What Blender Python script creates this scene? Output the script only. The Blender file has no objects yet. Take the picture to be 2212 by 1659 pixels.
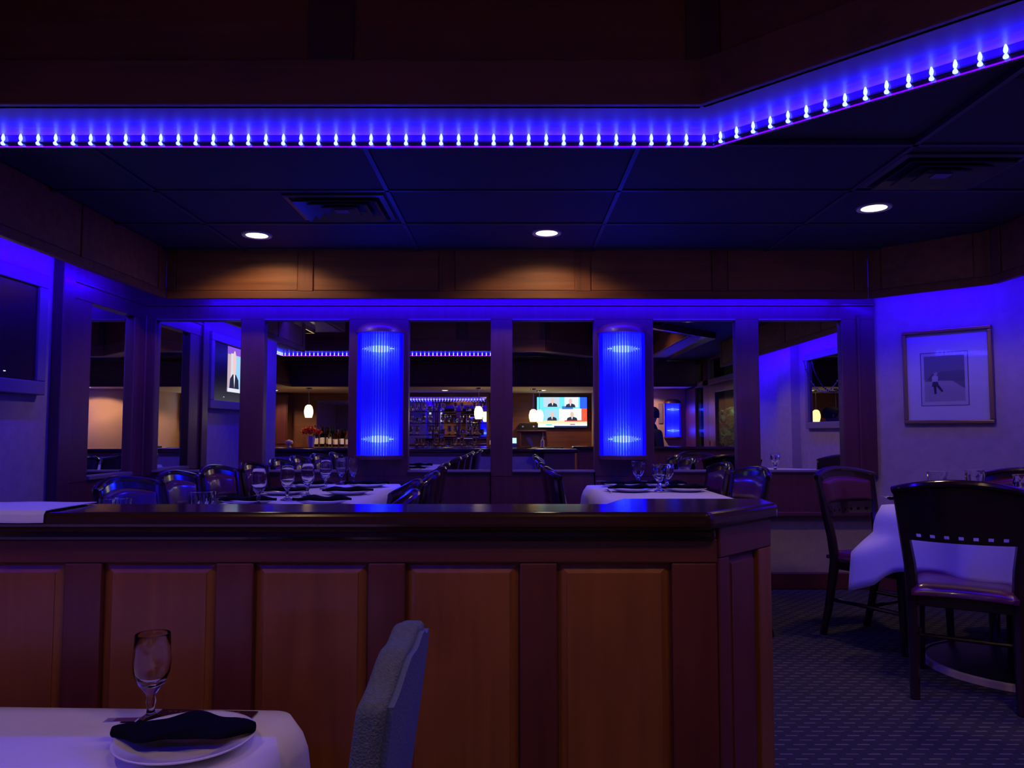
import bpy, bmesh, math, random
from mathutils import Vector, Matrix

# ------------------------------------------------------------------ camera, world, exposure
S = bpy.context.scene
COL = S.collection
random.seed(7)
HC = 1.10                      # eye height above the dining platform
F = 1661.0                     # focal length in pixels of the 2212 x 1659 frame
CX, CY = 1106.0, 829.5
PITCH = math.atan(102.5 / F)
cam = bpy.data.cameras.new('camera')
cam.sensor_width = 36.0
cam.lens = F / 2212.0 * 36.0
cam.clip_start = 0.05
camo = bpy.data.objects.new('camera', cam)
camo.location = (0, 0, HC)
camo.rotation_euler = (math.pi / 2 + PITCH, 0, math.radians(0))
COL.objects.link(camo)
S.camera = camo
S.view_settings.view_transform = 'Standard'
S.view_settings.look = 'None'
S.view_settings.gamma = 1.0
S.view_settings.use_curve_mapping = False
S.view_settings.exposure = 0.0
w = bpy.data.worlds.new('world'); S.world = w
w.use_nodes = True
w.node_tree.nodes['Background'].inputs[0].default_value = (0.02, 0.02, 0.05, 1)
w.node_tree.nodes['Background'].inputs[1].default_value = 0.02
S.cycles.use_denoising = True
S.cycles.use_adaptive_sampling = True
S.cycles.adaptive_threshold = 0.02
S.cycles.max_bounces = 8
S.cycles.transmission_bounces = 8
S.cycles.glossy_bounces = 6
S.cycles.diffuse_bounces = 4
S.cycles.sample_clamp_indirect = 2.5
S.cycles.caustics_refractive = False
S.cycles.caustics_reflective = False

LED_BLUE = (0.018, 0.0, 1.0)
WARM = (1.0, 0.60, 0.30)
P_COVE = 12.0          # watts per metre of the hidden cove strips
P_ROPE = 10.0          # watts per metre of the tray rope light
P_DOWN = 17.0         # ceiling downlights over the platform
P_TRAY = 26.0         # downlights in the tray ceiling
P_BAR = 42.0          # downlights added to brighten the bar


def at(px, py, y):
    """world point seen at pixel (px, py) at depth y"""
    c, s = math.cos(PITCH), math.sin(PITCH)
    u, v = (px - CX) / F, (CY - py) / F
    d = Vector((u, c - s * v, s + c * v))
    return Vector((0, 0, HC)) + d * (y / d.y)


def on(px, py, z):
    """world point seen at pixel (px, py) at height z"""
    c, s = math.cos(PITCH), math.sin(PITCH)
    u, v = (px - CX) / F, (CY - py) / F
    d = Vector((u, c - s * v, s + c * v))
    return Vector((0, 0, HC)) + d * ((z - HC) / d.z)


# ------------------------------------------------------------------ materials
def nmat(name):
    m = bpy.data.materials.new(name)
    m.use_nodes = True
    nt = m.node_tree
    return m, nt, nt.nodes['Principled BSDF']


def plain(name, col, rough=0.5, metal=0.0, spec=0.5, coat=0.0, bump=0.0, bscale=80, mottle=0.0, mscale=6, emit=None, es=0.0):
    m, nt, b = nmat(name)
    b.inputs['Base Color'].default_value = (*col, 1)
    b.inputs['Roughness'].default_value = rough
    b.inputs['Metallic'].default_value = metal
    b.inputs['Specular IOR Level'].default_value = spec
    b.inputs['Coat Weight'].default_value = coat
    b.inputs['Coat Roughness'].default_value = 0.08
    if emit:
        b.inputs['Emission Color'].default_value = (*emit, 1)
        b.inputs['Emission Strength'].default_value = es
    tc = nt.nodes.new('ShaderNodeTexCoord')
    if mottle:
        n = nt.nodes.new('ShaderNodeTexNoise'); n.inputs['Scale'].default_value = mscale; n.inputs['Detail'].default_value = 5
        r = nt.nodes.new('ShaderNodeMix'); r.data_type = 'RGBA'
        r.inputs['A'].default_value = (*[c * (1 - mottle) for c in col], 1)
        r.inputs['B'].default_value = (*[min(1, c * (1 + mottle)) for c in col], 1)
        nt.links.new(tc.outputs['Object'], n.inputs['Vector'])
        nt.links.new(n.outputs['Fac'], r.inputs['Factor'])
        nt.links.new(r.outputs['Result'], b.inputs['Base Color'])
    if bump:
        n = nt.nodes.new('ShaderNodeTexNoise'); n.inputs['Scale'].default_value = bscale; n.inputs['Detail'].default_value = 3
        bp = nt.nodes.new('ShaderNodeBump'); bp.inputs['Strength'].default_value = bump; bp.inputs['Distance'].default_value = 0.01
        nt.links.new(tc.outputs['Object'], n.inputs['Vector'])
        nt.links.new(n.outputs['Fac'], bp.inputs['Height'])
        nt.links.new(bp.outputs['Normal'], b.inputs['Normal'])
    return m


def wood(name, dark, light, axis, rough=0.32, coat=0.35):
    """stained hardwood with the grain along one axis"""
    m, nt, b = nmat(name)
    tc = nt.nodes.new('ShaderNodeTexCoord')
    mp = nt.nodes.new('ShaderNodeMapping')
    sc = [22.0, 22.0, 22.0]; sc['xyz'.index(axis)] = 1.3
    mp.inputs['Scale'].default_value = sc
    n = nt.nodes.new('ShaderNodeTexNoise'); n.inputs['Scale'].default_value = 1.0; n.inputs['Detail'].default_value = 7; n.inputs['Distortion'].default_value = 0.6
    n2 = nt.nodes.new('ShaderNodeTexNoise'); n2.inputs['Scale'].default_value = 2.2; n2.inputs['Detail'].default_value = 2
    mx = nt.nodes.new('ShaderNodeMath'); mx.operation = 'MULTIPLY_ADD'; mx.inputs[1].default_value = 0.6
    m2 = nt.nodes.new('ShaderNodeMath'); m2.operation = 'MULTIPLY'; m2.inputs[1].default_value = 0.42
    rp = nt.nodes.new('ShaderNodeValToRGB')
    rp.color_ramp.elements[0].position = 0.33; rp.color_ramp.elements[0].color = (*dark, 1)
    rp.color_ramp.elements[1].position = 0.68; rp.color_ramp.elements[1].color = (*light, 1)
    nt.links.new(tc.outputs['Object'], mp.inputs['Vector'])
    nt.links.new(mp.outputs['Vector'], n.inputs['Vector'])
    nt.links.new(tc.outputs['Object'], n2.inputs['Vector'])
    nt.links.new(n2.outputs['Fac'], m2.inputs[0])
    nt.links.new(n.outputs['Fac'], mx.inputs[0])
    nt.links.new(m2.outputs[0], mx.inputs[2])
    nt.links.new(mx.outputs[0], rp.inputs['Fac'])
    nt.links.new(rp.outputs['Color'], b.inputs['Base Color'])
    b.inputs['Roughness'].default_value = rough
    b.inputs['Coat Weight'].default_value = coat
    b.inputs['Coat Roughness'].default_value = 0.12
    bp = nt.nodes.new('ShaderNodeBump'); bp.inputs['Strength'].default_value = 0.06; bp.inputs['Distance'].default_value = 0.004
    nt.links.new(n.outputs['Fac'], bp.inputs['Height'])
    nt.links.new(bp.outputs['Normal'], b.inputs['Normal'])
    return m


def emitter(name, col, s):
    m = bpy.data.materials.new(name); m.use_nodes = True
    nt = m.node_tree; nt.nodes.clear()
    e = nt.nodes.new('ShaderNodeEmission'); e.inputs[0].default_value = (*col, 1); e.inputs[1].default_value = s
    o = nt.nodes.new('ShaderNodeOutputMaterial'); nt.links.new(e.outputs[0], o.inputs[0])
    return m


def glassy(name, col=(1, 1, 1), rough=0.0, ior=1.5, add=None, adds=0.0):
    m = bpy.data.materials.new(name); m.use_nodes = True
    nt = m.node_tree; nt.nodes.clear()
    g = nt.nodes.new('ShaderNodeBsdfGlass'); g.inputs['Color'].default_value = (*col, 1)
    g.inputs['Roughness'].default_value = rough; g.inputs['IOR'].default_value = ior
    o = nt.nodes.new('ShaderNodeOutputMaterial')
    if add:
        e = nt.nodes.new('ShaderNodeEmission'); e.inputs[0].default_value = (*add, 1); e.inputs[1].default_value = adds
        a = nt.nodes.new('ShaderNodeAddShader')
        nt.links.new(g.outputs[0], a.inputs[0]); nt.links.new(e.outputs[0], a.inputs[1]); nt.links.new(a.outputs[0], o.inputs[0])
    else:
        nt.links.new(g.outputs[0], o.inputs[0])
    return m


def pane_mat(name, tint=(0.95, 0.97, 0.96), refl=0.09, rough=0.0):
    """thin sheet glass: mostly see-through with a mirror-like share"""
    m = bpy.data.materials.new(name); m.use_nodes = True
    nt = m.node_tree; nt.nodes.clear()
    t = nt.nodes.new('ShaderNodeBsdfTransparent'); t.inputs[0].default_value = (*tint, 1)
    g = nt.nodes.new('ShaderNodeBsdfGlossy'); g.inputs['Roughness'].default_value = rough
    x = nt.nodes.new('ShaderNodeMixShader'); x.inputs[0].default_value = refl
    o = nt.nodes.new('ShaderNodeOutputMaterial')
    nt.links.new(t.outputs[0], x.inputs[1]); nt.links.new(g.outputs[0], x.inputs[2]); nt.links.new(x.outputs[0], o.inputs[0])
    return m


def carpet_mat():
    m, nt, b = nmat('carpet')
    tc = nt.nodes.new('ShaderNodeTexCoord')
    br = nt.nodes.new('ShaderNodeTexBrick')
    br.inputs['Color1'].default_value = (1, 1, 1, 1); br.inputs['Color2'].default_value = (0.55, 0.55, 0.55, 1)
    br.inputs['Mortar'].default_value = (0, 0, 0, 1)
    br.inputs['Scale'].default_value = 1.0
    br.inputs['Brick Width'].default_value = 0.075; br.inputs['Row Height'].default_value = 0.040
    br.inputs['Mortar Size'].default_value = 0.0175; br.inputs['Mortar Smooth'].default_value = 0.2
    n = nt.nodes.new('ShaderNodeTexNoise'); n.inputs['Scale'].default_value = 60; n.inputs['Detail'].default_value = 4
    base = nt.nodes.new('ShaderNodeMix'); base.data_type = 'RGBA'
    base.inputs['A'].default_value = (0.024, 0.026, 0.022, 1); base.inputs['B'].default_value = (0.056, 0.058, 0.046, 1)
    mix = nt.nodes.new('ShaderNodeMix'); mix.data_type = 'RGBA'
    mix.inputs['B'].default_value = (0.19, 0.17, 0.12, 1)
    nt.links.new(tc.outputs['Object'], br.inputs['Vector']); nt.links.new(tc.outputs['Object'], n.inputs['Vector'])
    nt.links.new(n.outputs['Fac'], base.inputs['Factor'])
    nt.links.new(base.outputs['Result'], mix.inputs['A'])
    nt.links.new(br.outputs['Color'], mix.inputs['Factor'])
    nt.links.new(mix.outputs['Result'], b.inputs['Base Color'])
    b.inputs['Roughness'].default_value = 0.95
    b.inputs['Specular IOR Level'].default_value = 0.1
    bp = nt.nodes.new('ShaderNodeBump'); bp.inputs['Strength'].default_value = 0.5; bp.inputs['Distance'].default_value = 0.004
    nt.links.new(n.outputs['Fac'], bp.inputs['Height']); nt.links.new(bp.outputs['Normal'], b.inputs['Normal'])
    return m


def attr_emit(name, s):
    """emission that takes its colours from the face colours of a screen picture"""
    m = bpy.data.materials.new(name); m.use_nodes = True
    nt = m.node_tree; nt.nodes.clear()
    a = nt.nodes.new('ShaderNodeAttribute'); a.attribute_name = 'tint'
    e = nt.nodes.new('ShaderNodeEmission'); e.inputs[1].default_value = s
    o = nt.nodes.new('ShaderNodeOutputMaterial')
    nt.links.new(a.outputs['Color'], e.inputs[0]); nt.links.new(e.outputs[0], o.inputs[0])
    return m


def attr_print(name, rough=0.7):
    m, nt, b = nmat(name)
    a = nt.nodes.new('ShaderNodeAttribute'); a.attribute_name = 'tint'
    nt.links.new(a.outputs['Color'], b.inputs['Base Color'])
    b.inputs['Roughness'].default_value = rough
    return m


M = {}
M['panel'] = wood('mahogany_panel', (0.20, 0.058, 0.012), (0.34, 0.112, 0.022), 'z', 0.36, 0.3)
M['stile'] = wood('mahogany_stile', (0.10, 0.020, 0.014), (0.17, 0.038, 0.022), 'z', 0.36, 0.3)
M['rail'] = wood('mahogany_rail', (0.085, 0.018, 0.014), (0.15, 0.034, 0.022), 'x', 0.36, 0.3)
M['cap'] = wood('polished_cap', (0.022, 0.008, 0.006), (0.055, 0.018, 0.010), 'x', 0.13, 0.6)
M['soffit_panel'] = wood('soffit_panel_wood', (0.16, 0.055, 0.020), (0.34, 0.13, 0.048), 'x', 0.60, 0.0)
M['soffit_rail'] = wood('soffit_rail_wood', (0.13, 0.042, 0.017), (0.26, 0.09, 0.035), 'x', 0.60, 0.0)
M['soffit_stile'] = wood('soffit_stile_wood', (0.15, 0.050, 0.019), (0.29, 0.10, 0.04), 'z', 0.60, 0.0)
M['post'] = wood('dark_post_wood', (0.075, 0.016, 0.030), (0.13, 0.030, 0.048), 'z', 0.42, 0.12)
M['lipwood'] = wood('glossy_lip_wood', (0.05, 0.015, 0.02), (0.08, 0.025, 0.03), 'x', 0.18, 0.5)
M['tray_panel'] = wood('tray_panel_wood', (0.20, 0.055, 0.03), (0.32, 0.09, 0.05), 'x', 0.5, 0.1)
M['tray_stile'] = wood('tray_stile_wood', (0.09, 0.028, 0.03), (0.14, 0.042, 0.04), 'z', 0.5, 0.1)
M['tray_rail'] = wood('tray_rail_wood', (0.22, 0.07, 0.05), (0.34, 0.11, 0.07), 'x', 0.5, 0.1)
M['chairwood'] = wood('chair_lacquer', (0.014, 0.006, 0.005), (0.034, 0.012, 0.008), 'z', 0.16, 0.7)
M['bar'] = wood('bar_wood', (0.06, 0.018, 0.012), (0.13, 0.04, 0.022), 'x', 0.35, 0.2)
M['barwall'] = wood('bar_wall_wood', (0.13, 0.045, 0.022), (0.24, 0.09, 0.042), 'x', 0.45, 0.1)
M['wall'] = plain('plaster_wallpaper', (0.40, 0.315, 0.30), 0.8, mottle=0.20, mscale=14, bump=0.15, bscale=40)
M['pinkwall'] = plain('warm_wall', (0.58, 0.36, 0.27), 0.85, mottle=0.06)
M['cream'] = plain('cream_paint', (0.82, 0.72, 0.56), 0.8)
M['ring'] = plain('lilac_gloss_paint', (0.42, 0.30, 0.48), 0.42, coat=0.15)
M['tile'] = plain('black_ceiling_tile', (0.016, 0.017, 0.040), 0.75, mottle=0.15, mscale=30)
M['grid'] = plain('black_ceiling_grid', (0.026, 0.028, 0.06), 0.5)
M['vent'] = plain('painted_vent_metal', (0.055, 0.055, 0.075), 0.38, spec=0.6)
M['carpet'] = carpet_mat()
M['cloth'] = plain('white_linen', (0.80, 0.78, 0.79), 0.85, bump=0.12, bscale=220)
M['napkin'] = plain('black_napkin_cloth', (0.003, 0.003, 0.005), 1.0, spec=0.12, bump=0.35, bscale=160)
M['china'] = plain('white_china', (0.80, 0.78, 0.78), 0.14, coat=0.5)
M['vinyl'] = plain('burgundy_vinyl', (0.10, 0.010, 0.042), 0.28, coat=0.7)
M['metal'] = plain('polished_steel', (0.75, 0.75, 0.78), 0.18, metal=1.0)
M['darkmetal'] = plain('black_steel', (0.02, 0.02, 0.022), 0.4, metal=0.6)
M['trimring'] = plain('white_trim_ring', (0.5, 0.48, 0.5), 0.4)
M['black'] = plain('black_plastic', (0.006, 0.006, 0.008), 0.25)
M['gold'] = plain('gilt_frame', (0.42, 0.27, 0.12), 0.32, metal=0.85)
M['greyframe'] = plain('painted_frame', (0.20, 0.14, 0.17), 0.5)
M['mat'] = plain('picture_mat', (0.74, 0.72, 0.74), 0.9)
M['bluefab'] = plain('blue_grey_upholstery', (0.11, 0.14, 0.22), 0.85, bump=0.25, bscale=180)
M['tweed'] = plain('grey_green_tweed', (0.13, 0.16, 0.14), 0.95, mottle=0.35, mscale=120, bump=0.6, bscale=260)
M['menu'] = plain('dark_menu_card', (0.045, 0.010, 0.008), 0.35, mottle=0.5, mscale=30)
M['paper'] = plain('white_paper', (0.80, 0.78, 0.82), 0.8)
M['petal'] = plain('orange_red_leaves', (0.75, 0.09, 0.03), 0.6, mottle=0.5, mscale=40)
M['green'] = plain('dark_leaf', (0.16, 0.34, 0.14), 0.5, mottle=0.4, mscale=30)
M['suit'] = plain('dark_navy_clothing', (0.008, 0.009, 0.016), 0.8)
M['skin'] = plain('skin', (0.45, 0.26, 0.18), 0.6)
M['hair'] = plain('dark_hair', (0.012, 0.009, 0.008), 0.7)
M['glass'] = glassy('clear_glass', (1, 1, 1), 0.0, 1.48)
M['pane'] = pane_mat('thin_window_glass', (0.75, 0.82, 0.78), 0.06)
M['picglass'] = pane_mat('picture_glass', (0.97, 0.97, 0.97), 0.07, 0.03)
M['fluted'] = glassy('blue_fluted_glass', (0.30, 0.24, 1.0), 0.02, 1.40, add=(0.010, 0.0, 1.0), adds=0.26)
M['led'] = emitter('led_bulb', (0.040, 0.058, 1.0), 21.0)
M['ledcord'] = plain('clear_led_cord', (0.06, 0.012, 0.03), 0.5)
M['covestrip'] = emitter('cove_led', (0.06, 0.03, 1.0), 6.0)
M['lampcore'] = emitter('sconce_bulb', (0.20, 0.60, 1.0), 14.0)
M['downlens'] = emitter('downlight_lens', (1.0, 0.86, 0.62), 9.0)
M['globe'] = emitter('pendant_globe', (1.0, 0.66, 0.24), 5.0)
M['screen'] = attr_emit('screen_picture', 1.3)
M['print'] = attr_print('art_print')
M['mirror'] = bpy.data.materials.new('silvered_mirror')
M['mirror'].use_nodes = True
_nt = M['mirror'].node_tree; _nt.nodes.clear()
_g = _nt.nodes.new('ShaderNodeBsdfGlossy'); _g.inputs['Roughness'].default_value = 0.0
_g.inputs['Color'].default_value = (0.95, 0.95, 0.95, 1)
_o = _nt.nodes.new('ShaderNodeOutputMaterial'); _nt.links.new(_g.outputs[0], _o.inputs[0])


# ------------------------------------------------------------------ mesh helpers
class MB:
    def __init__(self):
        self.v = []; self.f = []; self.c = []

    def add(self, vs, fs):
        n = len(self.v)
        self.v += [tuple(p) for p in vs]
        self.f += [tuple(i + n for i in q) for q in fs]
        return self

    def box(self, x0, x1, y0, y1, z0, z1):
        return self.add([(x0, y0, z0), (x1, y0, z0), (x1, y1, z0), (x0, y1, z0), (x0, y0, z1), (x1, y0, z1), (x1, y1, z1), (x0, y1, z1)],
                        [(0, 3, 2, 1), (4, 5, 6, 7), (0, 1, 5, 4), (1, 2, 6, 5), (2, 3, 7, 6), (3, 0, 4, 7)])

    def obox(self, o, u, v, n, u0, u1, v0, v1, n0, n1):
        """box in the frame (o; u, v, n)"""
        o, u, v, n = Vector(o), Vector(u), Vector(v), Vector(n)
        P = [o + u * a + v * b + n * c for c in (n0, n1) for a, b in ((u0, v0), (u1, v0), (u1, v1), (u0, v1))]
        return self.add(P, [(0, 3, 2, 1), (4, 5, 6, 7), (0, 1, 5, 4), (1, 2, 6, 5), (2, 3, 7, 6), (3, 0, 4, 7)])

    def raised(self, o, u, v, n, u0, u1, v0, v1, d0, d1, m):
        """raised panel: flat field standing proud inside a sloped margin"""
        o, u, v, n = Vector(o), Vector(u), Vector(v), Vector(n)
        P = []
        for a, b, d in ((0, 0, d0 - 0.01), (0, 0, d0), (m, m, d0 + (d1 - d0) * 0.75), (m, m, d1)):
            P += [o + u * (u0 + a) + v * (v0 + b) + n * d, o + u * (u1 - a) + v * (v0 + b) + n * d,
                  o + u * (u1 - a) + v * (v1 - b) + n * d, o + u * (u0 + a) + v * (v1 - b) + n * d]
        fs = [(12, 13, 14, 15), (0, 3, 2, 1)]
        for k in range(3):
            for i in range(4):
                j = (i + 1) % 4
                fs.append((k * 4 + i, k * 4 + j, k * 4 + 4 + j, k * 4 + 4 + i))
        return self.add(P, fs)

    def prism(self, poly, z0, z1):
        n = len(poly)
        vs = [(x, y, z0) for x, y in poly] + [(x, y, z1) for x, y in poly]
        fs = [tuple(range(n))[::-1], tuple(range(n, 2 * n))]
        fs += [(i, (i + 1) % n, n + (i + 1) % n, n + i) for i in range(n)]
        return self.add(vs, fs)

    def lathe(self, prof, n=24, c=(0, 0, 0), close=False):
        cx, cy, cz = c
        vs = []; fs = []
        for r, z in prof:
            for k in range(n):
                a = 2 * math.pi * k / n
                vs.append((cx + r * math.cos(a), cy + r * math.sin(a), cz + z))
        m = len(prof)
        for i in range(m - 1 if not close else m):
            for k in range(n):
                a, b = i * n + k, i * n + (k + 1) % n
                j = (i + 1) % m
                fs.append((a, b, j * n + (k + 1) % n, j * n + k))
        if not close:
            if prof[0][0] > 1e-5: fs.append(tuple(range(n))[::-1])
            if prof[-1][0] > 1e-5: fs.append(tuple(range((m - 1) * n, m * n)))
        return self.add(vs, fs)

    def tube(self, pts, r, n=8, cap=True, ry=None):
        pts = [Vector(p) for p in pts]
        rr = r if isinstance(r, (list, tuple)) else [r] * len(pts)
        vs = []; fs = []
        up0 = Vector((0, 0, 1))
        for i, p in enumerate(pts):
            t = (pts[min(i + 1, len(pts) - 1)] - pts[max(i - 1, 0)]).normalized()
            up = up0 if abs(t.z) < 0.9 else Vector((0, 1, 0))
            a = t.cross(up).normalized(); b = a.cross(t).normalized()
            for k in range(n):
                q = 2 * math.pi * k / n
                vs.append(p + a * math.cos(q) * rr[i] + b * math.sin(q) * (rr[i] if ry is None else ry))
        for i in range(len(pts) - 1):
            for k in range(n):
                fs.append((i * n + k, i * n + (k + 1) % n, (i + 1) * n + (k + 1) % n, (i + 1) * n + k))
        if cap:
            fs.append(tuple(range(n))[::-1]); fs.append(tuple(range((len(pts) - 1) * n, len(pts) * n)))
        return self.add(vs, fs)

    def grid(self, fn, nu, nv, flip=False):
        vs = [fn(i / nu, j / nv) for j in range(nv + 1) for i in range(nu + 1)]
        fs = []
        for j in range(nv):
            for i in range(nu):
                a = j * (nu + 1) + i
                q = (a, a + 1, a + nu + 2, a + nu + 1)
                fs.append(q[::-1] if flip else q)
        return self.add(vs, fs)

    def shell(self, fa, fb, nu, nv):
        """closed sheet between two surfaces of the same layout"""
        A = [fa(i / nu, j / nv) for j in range(nv + 1) for i in range(nu + 1)]
        B = [fb(i / nu, j / nv) for j in range(nv + 1) for i in range(nu + 1)]
        n = len(A); fs = []
        idx = lambda i, j: j * (nu + 1) + i
        for j in range(nv):
            for i in range(nu):
                q = (idx(i, j), idx(i + 1, j), idx(i + 1, j + 1), idx(i, j + 1))
                fs.append(q); fs.append(tuple(k + n for k in q[::-1]))
        for i in range(nu):
            fs.append((idx(i + 1, 0), idx(i, 0), n + idx(i, 0), n + idx(i + 1, 0)))
            fs.append((idx(i, nv), idx(i + 1, nv), n + idx(i + 1, nv), n + idx(i, nv)))
        for j in range(nv):
            fs.append((idx(0, j), idx(0, j + 1), n + idx(0, j + 1), n + idx(0, j)))
            fs.append((idx(nu, j + 1), idx(nu, j), n + idx(nu, j), n + idx(nu, j + 1)))
        return self.add(A + B, fs)

    def build(self, name, mat, parent=None, smooth=False, bevel=0.0, seg=2, angle=35):
        me = bpy.data.meshes.new(name)
        me.from_pydata([tuple(p) for p in self.v], [], self.f)
        bm = bmesh.new(); bm.from_mesh(me)
        bmesh.ops.recalc_face_normals(bm, faces=bm.faces)
        bm.to_mesh(me); bm.free()
        if smooth:
            me.shade_smooth()
            me.set_sharp_from_angle(angle=math.radians(angle))
        me.materials.append(M[mat] if isinstance(mat, str) else mat)
        o = bpy.data.objects.new(name, me)
        COL.objects.link(o)
        if parent is not None: o.parent = parent
        if bevel:
            b = o.modifiers.new('edge', 'BEVEL'); b.width = bevel; b.segments = seg; b.limit_method = 'ANGLE'; b.angle_limit = math.radians(40)
        return o


def empty(name, loc=(0, 0, 0), rz=0.0):
    o = bpy.data.objects.new(name, None)
    o.location = loc; o.rotation_euler = (0, 0, rz); o.empty_display_size = 0.1
    COL.objects.link(o)
    return o


def tag(o, label, cat=None, group=None, kind=None):
    o['label'] = label
    if cat: o['category'] = cat
    if group: o['group'] = group
    if kind: o['kind'] = kind
    return o


def kids(o):
    return [c for c in bpy.data.objects if c.parent == o]


def copy_tree(o, parent=None, table=None):
    if table is None:
        table = {}
        for c in bpy.data.objects:
            if c.parent: table.setdefault(c.parent.name, []).append(c)
    c = o.copy(); COL.objects.link(c); c.parent = parent
    for ch in table.get(o.name, []): copy_tree(ch, c, table)
    return c


def strip_light(name, a, b, direction, watts_per_m, width, col, parent=None):
    a, b = Vector(a), Vector(b)
    L = bpy.data.lights.new(name, 'AREA'); L.shape = 'RECTANGLE'
    ln = (b - a).length
    L.size = ln; L.size_y = width; L.energy = watts_per_m * ln; L.color = col
    o = bpy.data.objects.new(name, L); COL.objects.link(o)
    x = (b - a).normalized(); z = -Vector(direction).normalized(); z = (z - x * z.dot(x)).normalized(); y = z.cross(x)
    o.matrix_world = Matrix.Translation((a + b) / 2) @ Matrix((x, y, z)).transposed().to_4x4()
    if parent is not None: o.parent = parent
    return o


def spot(name, loc, target, watts, angle, col, blend=0.6, r=0.04, parent=None):
    L = bpy.data.lights.new(name, 'SPOT'); L.energy = watts; L.spot_size = math.radians(angle); L.spot_blend = blend
    L.color = col; L.shadow_soft_size = r
    o = bpy.data.objects.new(name, L); COL.objects.link(o)
    o.location = loc
    d = (Vector(target) - Vector(loc)).normalized()
    o.rotation_euler = d.to_track_quat('-Z', 'Y').to_euler()
    if parent is not None: o.parent = parent
    return o


def paint(name, shapes, o, u, v, n, mat, parent, step=0.0004):
    """flat picture made of coloured patches; shapes: (polygon in u,v metres, colour)"""
    o, u, v, n = Vector(o), Vector(u), Vector(v), Vector(n)
    vs = []; fs = []; cols = []
    for k, (poly, col) in enumerate(shapes):
        b = len(vs)
        vs += [tuple(o + u * a + v * c + n * (step * k)) for a, c in poly]
        fs.append(tuple(range(b, b + len(poly)))); cols.append(col)
    me = bpy.data.meshes.new(name); me.from_pydata(vs, [], fs)
    at_ = me.attributes.new('tint', 'FLOAT_COLOR', 'FACE')
    for i, c in enumerate(cols): at_.data[i].color = (*c, 1)
    me.materials.append(M[mat])
    ob = bpy.data.objects.new(name, me); COL.objects.link(ob); ob.parent = parent
    return ob


def rect(x0, y0, x1, y1): return [(x0, y0), (x1, y0), (x1, y1), (x0, y1)]
def oval(cx, cy, rx, ry, n=14): return [(cx + rx * math.cos(2 * math.pi * k / n), cy + ry * math.sin(2 * math.pi * k / n)) for k in range(n)]
def bust(cx, y0, w, h, suit, skin):
    return [([(cx - w * .5, y0), (cx + w * .5, y0), (cx + w * .42, y0 + h * .3), (cx + w * .16, y0 + h * .42), (cx - w * .16, y0 + h * .42), (cx - w * .42, y0 + h * .3)], suit),
            ([(cx - w * .08, y0 + h * .42), (cx + w * .08, y0 + h * .42), (cx, y0 + h * .1)], (0.8, 0.8, 0.85)),
            (oval(cx, y0 + h * .68, w * .17, h * .3), skin)]


X = Vector((1, 0, 0)); Y = Vector((0, 1, 0)); Z = Vector((0, 0, 1))

# ------------------------------------------------------------------ levels and key planes
YM = 5.45        # mirror wall
XL = -2.64       # side wall with the television
XR = 3.22        # opposite side wall
ZC = 2.31        # low ceiling
ZB = 1.99        # bottom of the wooden soffit
YF = 5.11        # soffit face in front of the mirror wall
XFL = -2.32      # soffit face in front of the television wall
ZL = -0.25       # lower floor
DIAG = 8.006     # the angled wall: x + y
FD = 7.50        # its soffit face
XFR = 2.90

# ------------------------------------------------------------------ floors
fl = MB().prism([(-2.9, 2.0), (0.62, 2.0), (0.80, 0.66), (3.4, 0.66), (3.4, 5.7), (-2.9, 5.7)], ZL - 0.1, 0.0).build('floor', 'carpet')
tag(fl, 'dark blue carpet with small pale dashes on the dining platform', 'floor', kind='structure')
fl2 = MB().box(-5.6, 4.6, -5.5, 2.6, ZL - 0.2, ZL).build('floor_lower', 'carpet')
tag(fl2, 'dark carpet of the lower level before the panelled divider', 'floor', kind='structure')

# ------------------------------------------------------------------ mirror wall
wb = MB().box(-2.9, 3.0, YM + 0.02, YM + 0.15, -0.3, 2.6).build('wall_back', 'wall')
tag(wb, 'plaster wall with six tall mirrors between dark wooden posts', 'wall', kind='structure')
ppx = lambda px, py=850: at(px, py, YM).x
zpy = lambda py: at(1106, py, YM).z
ZMT, ZMB = zpy(692), zpy(1017)
panes = [(340, 522), (573, 755), (884, 1060), (1107, 1282), (1410, 1587), (1637, 1815)]
for a, b in panes:
    MB().box(ppx(a) - .01, ppx(b) + .01, YM - 0.004, YM + 0.006, ZMB - .01, ZMT + .01).build('mirror_pane', 'mirror', wb)
posts = [(296, 340), (522, 573), (755, 884), (1060, 1107), (1282, 1410), (1587, 1637), (1815, 1887)]
for i, (a, b) in enumerate(posts):
    MB().box(ppx(a), ppx(b), YM - 0.043, YM + 0.02, ZMB - 0.04, ZMT + 0.01).build('post', 'post', wb, bevel=0.006)
    if i in (0, 6):
        xm = (ppx(a) + ppx(b)) / 2
        MB().box(xm - .012, xm + .012, YM - 0.06, YM - 0.03, ZMB - 0.04, ZMT + 0.03).build('moulding', 'post', wb, bevel=0.006)
xa, xb = ppx(296), ppx(1887)
MB().box(xa, xb, YM - 0.045, YM + 0.02, ZMT, 2.12).build('header_board', 'post', wb, bevel=0.004)
MB().box(xa, xb, YM - 0.062, YM - 0.03, 1.985, 2.005).build('header_moulding', 'post', wb, bevel=0.004)
for a, b in panes:       # pale bead along the top and bottom of each mirror
    MB().box(ppx(a), ppx(b), YM - 0.052, YM - 0.001, ZMT - 0.006, ZMT + 0.004).build('bead', 'greyframe', wb, bevel=0.002)
    MB().box(ppx(a), ppx(b), YM - 0.058, YM - 0.001, ZMB - 0.008, ZMB + 0.006).build('sill_bead', 'greyframe', wb, bevel=0.002)
zw = zpy(1108)
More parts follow.
